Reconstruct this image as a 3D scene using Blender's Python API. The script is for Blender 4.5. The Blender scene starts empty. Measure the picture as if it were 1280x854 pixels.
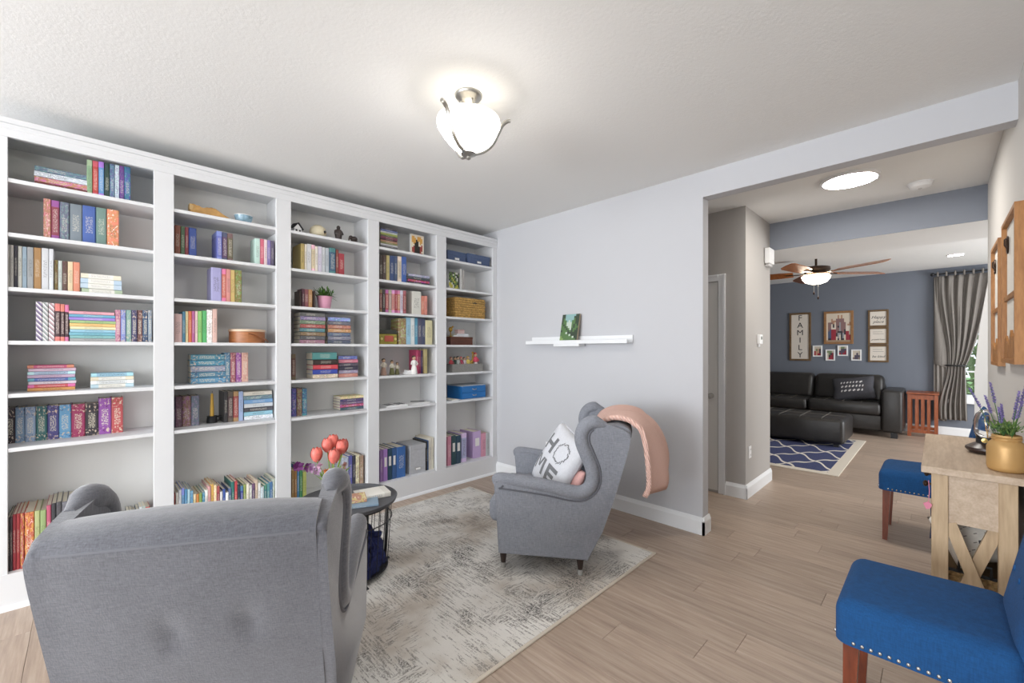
import bpy, bmesh, math, random
from mathutils import Vector, Matrix, Euler
random.seed(7)
SC = bpy.context.scene
COL = SC.collection
S2 = math.sqrt(.5)
H = 1.40                      # eye height
# ------------------------------------------------------------------ camera
cam_d = bpy.data.cameras.new('camera'); cam = bpy.data.objects.new('camera', cam_d); COL.objects.link(cam)
cam.location = (0, 0, H); cam.rotation_euler = (math.pi/2, 0, -math.pi/4)
cam_d.sensor_width = 36; cam_d.lens = 36*532/1280; cam_d.shift_y = 10/1280
cam_d.clip_start = .02; cam_d.clip_end = 200
SC.camera = cam
# ------------------------------------------------------------------ world, lights, exposure
SC.view_settings.view_transform = 'Standard'; SC.view_settings.look = 'None'
SC.view_settings.gamma = 1; SC.view_settings.use_curve_mapping = False
SC.view_settings.exposure = 0.74
W = bpy.data.worlds.new('sky'); SC.world = W; W.use_nodes = True
bg = W.node_tree.nodes['Background']; bg.inputs[0].default_value = (.75, .86, 1, 1); bg.inputs[1].default_value = 1.6
def area(name, loc, rot, sx, sy, power, color=(1, 1, 1)):
    l = bpy.data.lights.new(name, 'AREA'); l.shape = 'RECTANGLE'; l.size = sx; l.size_y = sy; l.energy = power; l.color = color
    o = bpy.data.objects.new(name, l); COL.objects.link(o); o.location = loc; o.rotation_euler = rot
    return o
R90 = math.pi/2
area('daylight_front_window', (-4.7, 1.8, 1.45), (0, -R90-math.radians(4), 0), 1.9, 3.3, 170, (.95, .975, 1))     # wide front window behind the camera, daylight bounced up off the ground outside
area('bookcase_fill', (-2.2, -.27, 1.5), (R90, 0, 0), 2.0, 1.8, 24, (.95, .975, 1))  # added fill at a windowless wall, brightens the shelf interiors
area('living_room_fill', (7.6, -2.92, 1.25), (R90, 0, 0), 2.6, 2.1, 100, (.97, .985, 1))  # added fill in the unseen side of the living room, no door there
def point(name, loc, power, r, color):
    l = bpy.data.lights.new(name, 'POINT'); l.energy = power; l.shadow_soft_size = r; l.color = color
    o = bpy.data.objects.new(name, l); COL.objects.link(o); o.location = loc; return o

# ------------------------------------------------------------------ helpers
def lin(c):
    if isinstance(c, str):
        c = c.lstrip('#'); c = [int(c[i:i+2], 16)/255 for i in (0, 2, 4)]
        return tuple(v/12.92 if v <= .04045 else ((v+.055)/1.055)**2.4 for v in c)
    return tuple(c[:3])
MATS = {}
def mat(name, color, rough=.5, metal=0, noise=0, nscale=30, bump=0, bscale=200, spec=.5, emit=0, stretch=None, dark=None, sheen=0, trans=0, ior=1.45, coat=0):
    if name in MATS: return MATS[name]
    m = bpy.data.materials.new(name); m.use_nodes = True; MATS[name] = m
    nt = m.node_tree; b = nt.nodes['Principled BSDF']; c = lin(color)
    b.inputs['Base Color'].default_value = (*c, 1); b.inputs['Roughness'].default_value = rough; b.inputs['Metallic'].default_value = metal
    b.inputs['Specular IOR Level'].default_value = spec
    if sheen: b.inputs['Sheen Weight'].default_value = sheen
    if trans: b.inputs['Transmission Weight'].default_value = trans; b.inputs['IOR'].default_value = ior
    if coat: b.inputs['Coat Weight'].default_value = coat
    if emit: b.inputs['Emission Color'].default_value = (*c, 1); b.inputs['Emission Strength'].default_value = emit
    if noise or bump:
        tc = nt.nodes.new('ShaderNodeTexCoord'); mp = nt.nodes.new('ShaderNodeMapping'); nt.links.new(tc.outputs['Object'], mp.inputs['Vector'])
        if stretch: mp.inputs['Scale'].default_value = stretch
    if noise:
        n = nt.nodes.new('ShaderNodeTexNoise'); n.inputs['Scale'].default_value = nscale; n.inputs['Detail'].default_value = 6
        nt.links.new(mp.outputs[0], n.inputs['Vector'])
        r = nt.nodes.new('ShaderNodeValToRGB'); r.color_ramp.elements[0].position = .3; r.color_ramp.elements[1].position = .7
        d = lin(dark) if dark else tuple(v*(1-noise) for v in c)
        l_ = c if dark else tuple(min(1, v*(1+noise*.6)) for v in c)
        r.color_ramp.elements[0].color = (*d, 1); r.color_ramp.elements[1].color = (*l_, 1)
        nt.links.new(n.outputs['Fac'], r.inputs[0]); nt.links.new(r.outputs[0], b.inputs['Base Color'])
    if bump:
        n2 = nt.nodes.new('ShaderNodeTexNoise'); n2.inputs['Scale'].default_value = bscale; n2.inputs['Detail'].default_value = 4
        nt.links.new(mp.outputs[0], n2.inputs['Vector'])
        bp = nt.nodes.new('ShaderNodeBump'); bp.inputs['Strength'].default_value = bump; bp.inputs['Distance'].default_value = .004
        nt.links.new(n2.outputs['Fac'], bp.inputs['Height']); nt.links.new(bp.outputs[0], b.inputs['Normal'])
    return m
class NT:
    """small node-graph builder"""
    def __init__(s, m): s.nt = m.node_tree; s.b = s.nt.nodes['Principled BSDF']
    def n(s, t, **kw):
        x = s.nt.nodes.new(t)
        for k, v in kw.items(): setattr(x, k, v)
        return x
    def l(s, a, b): s.nt.links.new(a, b)
    def math(s, op, a, b=None, c=None):
        x = s.n('ShaderNodeMath', operation=op)
        for i, v in enumerate((a, b, c)):
            if v is None: continue
            if isinstance(v, (int, float)): x.inputs[i].default_value = v
            else: s.l(v, x.inputs[i])
        return x.outputs[0]
    def mix(s, f, a, b, mode='MIX'):
        x = s.n('ShaderNodeMix', data_type='RGBA', blend_type=mode)
        for i, v in ((0, f), (6, a), (7, b)):
            if isinstance(v, (int, float)): x.inputs[i].default_value = v
            elif isinstance(v, tuple): x.inputs[i].default_value = (*v, 1)
            else: s.l(v, x.inputs[i])
        return x.outputs[2]
    def noise(s, vec, scale, detail=4, rough=.5):
        x = s.n('ShaderNodeTexNoise'); x.inputs['Scale'].default_value = scale; x.inputs['Detail'].default_value = detail; x.inputs['Roughness'].default_value = rough
        s.l(vec, x.inputs['Vector']); return x.outputs['Fac']
    def mapv(s, vec, scale=(1, 1, 1), loc=(0, 0, 0), rot=(0, 0, 0)):
        x = s.n('ShaderNodeMapping'); x.inputs['Scale'].default_value = scale; x.inputs['Location'].default_value = loc; x.inputs['Rotation'].default_value = rot
        s.l(vec, x.inputs['Vector']); return x.outputs[0]
    def ramp(s, f, stops):
        x = s.n('ShaderNodeValToRGB'); e = x.color_ramp.elements
        while len(e) < len(stops): e.new(.5)
        for i, (p, c) in enumerate(stops): e[i].position = p; e[i].color = (*lin(c), 1)
        s.l(f, x.inputs[0]); return x.outputs[0]
    def bump(s, h, st, dist=.004):
        x = s.n('ShaderNodeBump'); x.inputs['Strength'].default_value = st; x.inputs['Distance'].default_value = dist
        s.l(h, x.inputs['Height']); s.l(x.outputs[0], s.b.inputs['Normal'])
def newmat(name, rough=.6):
    m = bpy.data.materials.new(name); m.use_nodes = True; MATS[name] = m
    g = NT(m); g.b.inputs['Roughness'].default_value = rough; return m, g

def link(name, me, parent=None, loc=None, rot=None):
    o = bpy.data.objects.new(name, me); COL.objects.link(o)
    if parent: o.parent = parent
    if loc is not None: o.location = loc
    if rot is not None: o.rotation_euler = rot
    return o
def obj(name, bm, m, parent=None, smooth=False, loc=None, rot=None, sub=0, solid=0):
    me = bpy.data.meshes.new(name); bmesh.ops.recalc_face_normals(bm, faces=bm.faces)
    bm.to_mesh(me); bm.free()
    if m: me.materials.append(m)
    if smooth:
        for p in me.polygons: p.use_smooth = True
        if smooth != 'all':
            me.set_sharp_from_angle(angle=math.radians(smooth if not isinstance(smooth, bool) else 40))
    o = link(name, me, parent, loc, rot)
    if solid:
        md = o.modifiers.new('solid', 'SOLIDIFY'); md.thickness = solid; md.offset = 0
    if sub:
        md = o.modifiers.new('sub', 'SUBSURF'); md.levels = sub; md.render_levels = sub
    return o
def tag(o, label, cat, group=None):
    o['label'] = label; o['category'] = cat
    if group: o['group'] = group
    return o
def thing(name, label, cat, loc=(0, 0, 0), rotz=0, group=None):
    o = bpy.data.objects.new(name, None); COL.objects.link(o); o.empty_display_size = .05
    o.location = loc; o.rotation_euler = (0, 0, rotz)
    return tag(o, label, cat, group)
def struct(o, label=None):
    o['kind'] = 'structure'
    if label: o['label'] = label
    return o
def B(): return bmesh.new()
def box(bm, x0, x1, y0, y1, z0, z1, bev=0, seg=2):
    r = bmesh.ops.create_cube(bm, size=1)
    for v in r['verts']: v.co = Vector(((x0+x1)/2+v.co.x*(x1-x0), (y0+y1)/2+v.co.y*(y1-y0), (z0+z1)/2+v.co.z*(z1-z0)))
    if bev:
        es = list({e for v in r['verts'] for e in v.link_edges})
        bmesh.ops.bevel(bm, geom=es, offset=bev, segments=seg, affect='EDGES', profile=.5)
    return bm
def bx(*a, **k): return box(B(), *a, **k)
def obox(bm, a, b, w, t, up=(0, 0, 1), bev=0):
    """board from point a to b, width w (along up-ish), thickness t"""
    a = Vector(a); b = Vector(b); d = (b-a); L = d.length; d.normalize(); u = Vector(up); u = (u-d*u.dot(d)).normalized(); s = d.cross(u)
    r = bmesh.ops.create_cube(bm, size=1)
    for v in r['verts']: v.co = (a+b)/2 + d*(v.co.x*L) + u*(v.co.y*w) + s*(v.co.z*t)
    if bev:
        es = list({e for v in r['verts'] for e in v.link_edges}); bmesh.ops.bevel(bm, geom=es, offset=bev, segments=1, affect='EDGES')
    return bm
def tube(bm, pts, r, n=8, closed=False, cap=True, flat=1):
    pts = [Vector(p) for p in pts]; N = len(pts); rs = r if isinstance(r, (list, tuple)) else [r]*N
    rings = []; prev = None
    for i, p in enumerate(pts):
        a = pts[i-1] if (i or closed) else pts[0]; b = pts[(i+1) % N] if (i < N-1 or closed) else pts[-1]
        t = (b-a).normalized()
        if prev is None:
            u = Vector((0, 0, 1)) if abs(t.z) < .9 else Vector((1, 0, 0)); u = (u-t*u.dot(t)).normalized()
        else: u = (prev-t*prev.dot(t)).normalized()
        prev = u; w = t.cross(u)
        rings.append([bm.verts.new(p+u*(math.cos(2*math.pi*k/n)*rs[i]*flat)+w*(math.sin(2*math.pi*k/n)*rs[i])) for k in range(n)])
    M = N if closed else N-1
    for i in range(M):
        A, C = rings[i], rings[(i+1) % N]
        for k in range(n): bm.faces.new((A[k], A[(k+1) % n], C[(k+1) % n], C[k]))
    if cap and not closed:
        bm.faces.new(rings[0][::-1]); bm.faces.new(rings[-1])
    return bm
def lathe(bm, prof, n=24, c=(0, 0, 0), cap=True):
    rings = []
    for r, z in prof:
        rings.append([bm.verts.new((c[0]+r*math.cos(2*math.pi*k/n), c[1]+r*math.sin(2*math.pi*k/n), c[2]+z)) for k in range(n)])
    for i in range(len(rings)-1):
        for k in range(n): bm.faces.new((rings[i][k], rings[i][(k+1) % n], rings[i+1][(k+1) % n], rings[i+1][k]))
    if cap:
        bm.faces.new(rings[0][::-1]); bm.faces.new(rings[-1])
    return bm
def prism(bm, poly, fn, d0, d1, bev=0, seg=3):
    """poly of 2D points extruded; fn(u,v,d)->3D"""
    A = [bm.verts.new(fn(u, v, d0)) for u, v in poly]; C = [bm.verts.new(fn(u, v, d1)) for u, v in poly]
    n = len(poly); f0 = bm.faces.new(A[::-1]); f1 = bm.faces.new(C)
    for i in range(n): bm.faces.new((A[i], A[(i+1) % n], C[(i+1) % n], C[i]))
    if bev:
        es = list(f0.edges)+list(f1.edges); bmesh.ops.bevel(bm, geom=es, offset=bev, segments=seg, affect='EDGES', profile=.5, clamp_overlap=True)
    return bm
def spline(pts, per=4, closed=False):
    out = []; n = len(pts)
    P = [Vector(p) for p in pts]
    rng = range(n) if closed else range(n-1)
    for i in rng:
        p0 = P[(i-1) % n] if (closed or i) else P[0]; p1 = P[i]; p2 = P[(i+1) % n]; p3 = P[(i+2) % n] if (closed or i+2 < n) else P[-1]
        for k in range(per):
            t = k/per
            out.append(.5*((2*p1)+(p2-p0)*t+(2*p0-5*p1+4*p2-p3)*t*t+(3*p1-p0-3*p2+p3)*t**3))
    if not closed: out.append(P[-1])
    return out
def surf(bm, fn, nu, nv, closeu=False):
    g = [[bm.verts.new(fn(i/(nu if closeu else nu-1) if closeu else i/(nu-1), j/(nv-1))) for j in range(nv)] for i in range(nu)]
    for i in range(nu if closeu else nu-1):
        for j in range(nv-1): bm.faces.new((g[i][j], g[(i+1) % nu][j], g[(i+1) % nu][j+1], g[i][j+1]))
    return g
def rbox(x0, x1, y0, y1, z0, z1, r, seg=4): return bx(x0, x1, y0, y1, z0, z1, bev=r, seg=seg)
def print_panel(name, parent, P, rows, pal, m):
    """flat print: grid of cells with face colours. P(u,v)->3D, u right 0..1, v up 0..1"""
    me = bpy.data.meshes.new(name); nr = len(rows); nc = len(rows[0]); vs = []; fs = []
    for j in range(nr+1):
        for i in range(nc+1): vs.append(P(i/nc, 1-j/nr))
    for j in range(nr):
        for i in range(nc): a = j*(nc+1)+i; fs.append((a, a+nc+1, a+nc+2, a+1))
    me.from_pydata(vs, [], fs)
    at = me.color_attributes.new('print', 'FLOAT_COLOR', 'CORNER')
    k = 0
    for j in range(nr):
        for i in range(nc):
            c = lin(pal[rows[j][i]])
            for _ in range(4): at.data[k].color = (*c, 1); k += 1
    me.materials.append(m); return link(name, me, parent)
def text(name, body, size, m, parent, M4, shear=0, align='CENTER', ext=.0005):
    cu = bpy.data.curves.new(name, 'FONT'); cu.body = body; cu.size = size; cu.align_x = align; cu.align_y = 'CENTER'; cu.extrude = ext; cu.shear = shear; cu.resolution_u = 2
    o = bpy.data.objects.new('tmp', cu); COL.objects.link(o)
    dg = bpy.context.evaluated_depsgraph_get(); me = bpy.data.meshes.new_from_object(o.evaluated_get(dg)); bpy.data.objects.remove(o)
    me.transform(M4); me.name = name; me.materials.clear(); me.materials.append(m); return link(name, me, parent)
# photograph pixel (1280x854) -> world, used only to read measurements off the photo
def Xat(x, Y): p = (x-640)/532; return Y*(1+p)/(1-p)
def zat(x, y, Y): p = (x-640)/532; d = Y/(S2*(1-p)); return H+(437-y)*d/532

# ------------------------------------------------------------------ materials
M_wall = mat('wall_paint_grey', '#c6c7cb', .85, bump=.08, bscale=300)
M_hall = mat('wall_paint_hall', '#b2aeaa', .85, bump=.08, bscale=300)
M_blue = mat('wall_paint_blue', '#747a85', .85, bump=.08, bscale=300)
M_trim = mat('trim_white', '#eceef0', .45)
M_case = mat('bookcase_white', '#dedfe1', .5)
M_back = mat('bookcase_back', '#eaeae8', .6)
M_metal = mat('brushed_nickel', '#b8b6b0', .3, 1)
M_black = mat('black_metal', '#2a2b2d', .5, .3)
M_dkgrey = mat('tray_grey', '#55565a', .6)
M_page = mat('paper_pages', '#e6dfcd', .9, noise=.08, nscale=60, stretch=(8, 1, 1))
M_white = mat('plain_white', '#f0f0f0', .5)
M_legdk = mat('dark_wood_leg', '#2b1e1a', .4)
m, g = newmat('ceiling_stipple', .9); M_ceil = m
tc = g.n('ShaderNodeTexCoord'); g.b.inputs['Base Color'].default_value = (*lin('#efefed'), 1)
w1 = g.noise(g.mapv(tc.outputs['Object'], (1, 1, 1)), 5, 2); w2 = g.noise(tc.outputs['Object'], 55, 5, .7)
g.bump(g.math('MULTIPLY', w2, g.math('ADD', w1, .1)), .22, .012)
# plank floor
m, g = newmat('vinyl_plank', .42); M_plank = m
tc = g.n('ShaderNodeTexCoord'); oi = g.n('ShaderNodeObjectInfo')
off = g.n('ShaderNodeVectorMath', operation='ADD'); sc_ = g.n('ShaderNodeVectorMath', operation='SCALE'); cmb = g.n('ShaderNodeCombineXYZ')
g.l(oi.outputs['Random'], cmb.inputs[0]); g.l(oi.outputs['Random'], cmb.inputs[1]); g.l(cmb.outputs[0], sc_.inputs[0]); sc_.inputs['Scale'].default_value = 37
g.l(tc.outputs['Object'], off.inputs[0]); g.l(sc_.outputs[0], off.inputs[1])
gr = g.noise(g.mapv(off.outputs[0], (26, 1.6, 1)), 1.6, 8, .62); gr2 = g.noise(g.mapv(off.outputs[0], (120, 3, 1)), 1, 4, .6)
c1 = g.ramp(gr, [(.25, '#988578'), (.5, '#b7a392'), (.75, '#cbbaab')]); c2 = g.mix(g.math('MULTIPLY', gr2, .35), c1, lin('#6e5d50'))
hv = g.n('ShaderNodeHueSaturation'); g.l(c2, hv.inputs['Color']); g.l(g.math('MULTIPLY_ADD', oi.outputs['Random'],   .2, .9), hv.inputs['Value'])
g.l(hv.outputs[0], g.b.inputs['Base Color']); g.bump(gr2, .12, .002)
# armchair fabric
def fabric(name, c1, c2, sheen=.1, s=1):
    m, g = newmat(name, .95); tc = g.n('ShaderNodeTexCoord')
    a = g.noise(g.mapv(tc.outputs['Object'], (300*s, 300*s, 40*s)), 1, 3); b = g.noise(g.mapv(tc.outputs['Object'], (50*s, 50*s, 320*s)), 1, 3); c = g.noise(tc.outputs['Object'], 9, 3)
    f = g.math('MULTIPLY_ADD', g.math('ADD', a, b), .42, g.math('MULTIPLY', c, .16))
    g.l(g.ramp(f, [(.3, c2), (.7, c1)]), g.b.inputs['Base Color']); g.bump(g.math('ADD', a, b), .35, .002)
    g.b.inputs['Sheen Weight'].default_value = sheen; return m
M_chairL = fabric('grey_wool_shaded', '#696a71', '#46474e', .5); M_chairR = fabric('grey_wool_lit', '#94979f', '#6e717a')  # one wool in two tones, foreground chair darkened for the shade on its back
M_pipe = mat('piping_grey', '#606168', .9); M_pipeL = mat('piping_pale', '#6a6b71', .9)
M_bluefab = fabric('blue_linen', '#135189', '#0b3a68', 0)
# distressed rug
m, g = newmat('distressed_rug', .95); M_rug = m; tc = g.n('ShaderNodeTexCoord'); O = tc.outputs['Object']
str1 = g.noise(g.mapv(O, (95, 8, 1)), 1, 6, .7); str2 = g.noise(g.mapv(O, (11, 95, 1)), 1, 6, .7); patch = g.noise(O, 3.1, 5, .6); patch2 = g.noise(g.mapv(O, (1, 1, 1), (5, 3, 0)), 2.0, 4, .6); sp = g.noise(O, 110, 4, .75)
blk = g.noise(g.mapv(O, (1, 1, 1), (9, 1, 2)), 2.6, 2, .5)
st = g.mix(g.math('GREATER_THAN', blk, .56), str1, str2)
base = g.ramp(patch2, [(.3, '#e2dfda'), (.5, '#d5d1ca'), (.62, '#bfb6ab'), (.75, '#a3988c')])
fac = g.math('MULTIPLY', g.math('GREATER_THAN', g.math('ADD', st, g.math('MULTIPLY_ADD', patch, .7, -.35)), .52), g.math('GREATER_THAN', sp, .46))
colr = g.mix(g.math('MULTIPLY', fac, .75), base, lin('#7f7a75'))
fac2 = g.math('MULTIPLY', g.math('GREATER_THAN', g.math('ADD', st, g.math('MULTIPLY_ADD', patch, 1.0, -.5)), .645), g.math('GREATER_THAN', sp, .53))
colr = g.mix(fac2, colr, lin('#3c3a3b')); g.l(colr, g.b.inputs['Base Color']); g.bump(sp, .6, .004)
M_rugedge = mat('rug_binding', '#c9bfb0', .95)
# trellis rug
m, g = newmat('trellis_rug', .95); M_rug2 = m; tc = g.n('ShaderNodeTexCoord'); sp_ = g.n('ShaderNodeSeparateXYZ'); g.l(tc.outputs['Object'], sp_.inputs[0])
u = g.math('MULTIPLY', sp_.outputs[0], 1.45); v = g.math('MULTIPLY', sp_.outputs[1], 2.2)
wob = g.math('MULTIPLY', g.math('SINE', g.math('MULTIPLY', v, 12.566)), .06)
def lat(a): return g.math('LESS_THAN', g.math('ABSOLUTE', g.math('SUBTRACT', g.math('FRACT', a), .5)), .045)
ln = g.math('MAXIMUM', lat(g.math('ADD', g.math('ADD', u, v), wob)), lat(g.math('SUBTRACT', g.math('ADD', u, wob), v)))
nz = g.noise(tc.outputs['Object'], 90, 3); navy = g.ramp(nz, [(.3, '#2c3358'), (.7, '#454d78')])
g.l(g.mix(ln, navy, lin('#dcd6cc')), g.b.inputs['Base Color']); g.bump(nz, .5)
# attribute print
m, g = newmat('flat_print', .5); M_print = m; at = g.n('ShaderNodeAttribute', attribute_name='print'); g.l(at.outputs['Color'], g.b.inputs['Base Color'])
# woods
def wood(name, c1, c2, rough=.5, sc=(3, 30, 30)):
    m, g = newmat(name, rough); tc = g.n('ShaderNodeTexCoord'); a = g.noise(g.mapv(tc.outputs['Object'], sc), 1, 6, .6); b_ = g.noise(g.mapv(tc.outputs['Object'], tuple(q*4 for q in sc)), 1, 3)
    g.l(g.ramp(g.math('MULTIPLY_ADD', b_, .25, g.math('MULTIPLY', a, .75)), [(.3, c2), (.68, c1)]), g.b.inputs['Base Color']); g.bump(b_, .15, .002); return m
M_oak = wood('weathered_oak', '#cdb9a3', '#b29b83', .55); M_oakz = wood('weathered_oak_post', '#c9b08f', '#ad9475', .55, (30, 30, 3))
M_pine = wood('stained_pine', '#b8834c', '#8c5a2c', .5, (25, 25, 4)); M_cherry = wood('cherry_wood', '#a4562a', '#7a3a18', .35, (30, 30, 4)); M_mahog = wood('mahogany_leg', '#7a3b22', '#512414', .3, (30, 30, 4))
M_fanwood = wood('fan_blade_wood', '#a5673c', '#7a4622', .35, (6, 40, 40)); M_frame = wood('rustic_frame', '#7a6040', '#57422a', .6, (20, 20, 20)); M_walnut = wood('walnut', '#6b3a26', '#4a2618', .4, (6, 40, 40))
M_wicker = mat('wicker', '#c19a58', .8, noise=.45, nscale=60, bump=.6, bscale=120); M_seagrass = mat('seagrass', '#a98a5f', .85, noise=.5, nscale=70, bump=.6, bscale=120)
M_leather = mat('black_leather', '#2d2b2a', .38, noise=.25, nscale=5, bump=.35, bscale=25); M_seam = mat('leather_seam', '#6a6660', .5)
M_brnz = mat('oil_rubbed_bronze', '#3a2a20', .4, .6)
M_glass = mat('clear_glass', '#ffffff', .03, trans=1, ior=1.3)

# ------------------------------------------------------------------ room shell
XW = 3.29; YR = -.285; YB = 3.532; YBK = 3.885; ZC = 2.745
bm = bx(-5.0, 10.2, -3.1, 5.2, -.1, -.004); floor = struct(obj('floor', bm, mat('floor_base', '#8a7868', .6)), 'wood-look plank floor running through both rooms')
pm = bx(-.5, .5, -.5, .5, -.5, .5); pme = bpy.data.meshes.new('plank'); pm.to_mesh(pme); pm.free()
# planks: unit built per length in real metres so that the grain is not scaled
def plank_mesh(w, L):
    b = bx(-w/2, w/2, -L/2, L/2, -.004, 0, bev=.0012, seg=1); me = bpy.data.meshes.new('plank'); b.to_mesh(me); b.free(); me.materials.append(M_plank); return me
PW = .178; PL = 1.22; PMESH = plank_mesh(PW-.0012, PL-.0012)
def planks(x0, x1, y0, y1):
    i = 0; x = x0
    while x < x1:
        if x > x1-.02: break
        st = y0 - random.random()*PL
        y = st
        while y < y1:
            a = max(y, y0); b_ = min(y+PL, y1)
            if b_-a > .05:
                me = PMESH if b_-a > PL-.01 else plank_mesh(PW-.0012, b_-a-.0012)
                link('plank', me, floor, (x+PW/2, (a+b_)/2, 0))
            y += PL
        x += PW
planks(-.55, -.55+22*PW-.01, YR, 3.52)
planks(-.55+22*PW, -.55+33*PW, YR, 1.9)
planks(-.55+33*PW, 9.98, -.9, 2.1)
struct(obj('ceiling', bx(-5.0, 10.2, -3.1, 5.2, ZC, ZC+.1), M_ceil), 'white textured ceiling')
struct(obj('wall_left', bx(-5.0, XW+.1, YBK, YBK+.1, 0, ZC), M_wall), 'pale grey wall behind the white bookcases')
bm = B(); OY = 1.253; OZ = 2.55
box(bm, XW, XW+.105, OY, YBK, 0, ZC); box(bm, XW, XW+.105, YR, OY, OZ, ZC)
struct(obj('wall_back', bm, M_wall), 'pale grey wall with the picture ledge and wide opening')
struct(obj('wall_right', bx(-5.0, 5.12, YR-.12, YR, 0, ZC), mat('wall_paint_warm', '#d2cfcb', .85)), 'pale wall behind the console table')
bm = B()  # front wall with big window hole
box(bm, -4.9, -4.8, -.3, .1, 0, ZC); box(bm, -4.9, -4.8, 3.5, 3.9, 0, ZC); box(bm, -4.9, -4.8, .1, 3.5, 0, .45); box(bm, -4.9, -4.8, .1, 3.5, 2.45, ZC)
struct(obj('wall_front', bm, M_wall))
# closet block with door
CX0, CX1, CY0 = 4.36, 5.18, 1.27
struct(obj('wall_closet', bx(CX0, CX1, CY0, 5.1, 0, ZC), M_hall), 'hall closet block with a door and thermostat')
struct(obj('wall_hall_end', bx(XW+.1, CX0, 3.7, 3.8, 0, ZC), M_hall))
struct(obj('wall_far', None or bx(10.0, 10.1, -.12, 5.2, 0, ZC), M_blue), 'slate blue living room wall')
bm = B(); WY0, WY1, WZ0, WZ1 = -.12, -.98, .62, 2.5
box(bm, 10.0, 10.1, -3.1, WY1, 0, ZC); box(bm, 10, 10.1, WY1, WY0, 0, WZ0); box(bm, 10, 10.1, WY1, WY0, WZ1, ZC)
struct(obj('wall_far_window', bm, M_blue), 'slate blue wall around the living room window')
struct(obj('wall_living_left', bx(5.18, 10.1, 5.0, 5.1, 0, ZC), M_blue))
struct(obj('wall_living_right', bx(5.1, 10.1, -3.1, -3.0, 0, ZC), M_blue))
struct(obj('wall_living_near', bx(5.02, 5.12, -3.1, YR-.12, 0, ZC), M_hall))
struct(obj('trim_2', bx(CX1-.008, CX1, -3.0, CY0, 2.455, ZC), mat('soffit_paint', '#868b95', .85)), 'blue grey front face of the soffit beam')
struct(obj('ceiling_soffit', bx(CX1, 6.0, -3.0, 5.0, 2.455, ZC), M_ceil), 'boxed blue grey soffit beam across the living room entry')
# baseboards
def bb_prof(t=.016, h=.13): return [(0, 0), (t, 0), (t, h-.03), (t*.55, h-.012), (t*.3, h), (0, h)]
def baseboard(name, a, b, nrm):
    a = Vector((*a, 0)); b = Vector((*b, 0)); n = Vector((*nrm, 0)); bm = B()
    d = (b-a); prism(bm, bb_prof(), lambda u, v, t: a+d*t+n*u+Vector((0, 0, v)), 0, 1); return bm
bm = baseboard('', (XW, YB), (XW, OY-.016), (-1, 0)); b2 = baseboard('', (XW-.016, OY), (XW+.121, OY), (0, -1))
me = bpy.data.meshes.new('t'); b2.to_mesh(me); bm.from_mesh(me); b2.free(); struct(obj('baseboard_back', bm, M_trim))
bm = baseboard('', (CX0, CY0-.016), (CX0, 1.445), (-1, 0)); b2 = baseboard('', (CX0-.016, CY0), (CX1+.016, CY0), (0, -1))
me = bpy.data.meshes.new('t'); b2.to_mesh(me); bm.from_mesh(me); b2.free(); struct(obj('baseboard_hall', bm, M_trim))
struct(obj('baseboard_far', baseboard('', (10, 4.9), (10, -2.9), (-1, 0)), M_trim)); struct(obj('baseboard_right', baseboard('', (-.5, YR), (5.12, YR), (0, 1)), M_trim))
# closet door
bm = B(); DY0, DY1 = 1.51, 2.31
for y0, y1, z0, z1 in ((1.445, DY0, 0, 2.13), (DY1, 2.375, 0, 2.13), (DY0, DY1, 2.065, 2.13)):
    box(bm, CX0-.018, CX0, y0, y1, z0, z1, bev=.004, seg=1); box(bm, CX0-.026, CX0, y0 if y0 < 1.5 else y0, y0+.014 if z0 == 0 and y0 < 1.5 else y1, z0 if z0 == 0 else 2.115, z1)
struct(obj('trim_1', bm, M_trim), 'white door casing')
M_doorw = mat('door_white', '#e2e1de', .5)
door = struct(obj('door_1', bx(CX0-.008, CX0+.0, DY0+.006, DY1-.006, .025, 2.058), M_doorw), 'white hall closet door')
bm = B(); lathe(bm, [(.004, 0), (.026, 0), (.026, .006), (.011, .010), (.011, .03), (.024, .038), (.028, .05), (.024, .062), (.008, .068)], 16)
kn = obj('knob', bm, M_metal, door, True, (CX0-.008, 1.575, .945), (0, -R90, 0)); kn['label'] = 'brushed nickel door knob'
# living room window
win = bpy.data.objects.new('window_1', None); COL.objects.link(win); win.location = (10.0, (WY0+WY1)/2, WZ0); struct(win, 'white double-hung window behind the grey curtain')
def wl(bm): return bm
hw = (WY0-WY1)/2; wh = WZ1-WZ0
bm = B()
for a in ((-.02, .05, hw-.06, hw+.06, -.05, wh+.06), (-.02, .05, -hw-.06, -hw+.06, -.05, wh+.06), (-.02, .05, -hw, hw, wh-.06, wh+.06), (-.02, .05, -hw, hw, -.03, .05)): box(bm, *a)
obj('window_frame', bm, M_trim, win)
obj('window_sill', bx(-.06, .03, -hw-.1, hw+.1, -.09, -.03, bev=.006), M_trim, win)
obj('meeting_rail', bx(.0, .05, -hw+.06, hw-.06, wh*.47, wh*.47+.055), M_trim, win); obj('muntin', bx(.02, .04, -hw+.06, hw-.06, wh*.22, wh*.22+.022), M_trim, win)
obj('muntin', bx(.02, .04, -hw+.06, hw-.06, wh*.72, wh*.72+.022), M_trim, win)
gm = bpy.data.materials.new('window_glass'); gm.use_nodes = True; MATS['wg'] = gm; nt = gm.node_tree
mx = nt.nodes.new('ShaderNodeMixShader'); tr = nt.nodes.new('ShaderNodeBsdfTransparent'); gl = nt.nodes.new('ShaderNodeBsdfGlossy'); gl.inputs['Roughness'].default_value = .02
mx.inputs[0].default_value = .06; nt.links.new(tr.outputs[0], mx.inputs[1]); nt.links.new(gl.outputs[0], mx.inputs[2]); nt.links.new(mx.outputs[0], nt.nodes['Material Output'].inputs[0])
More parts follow.
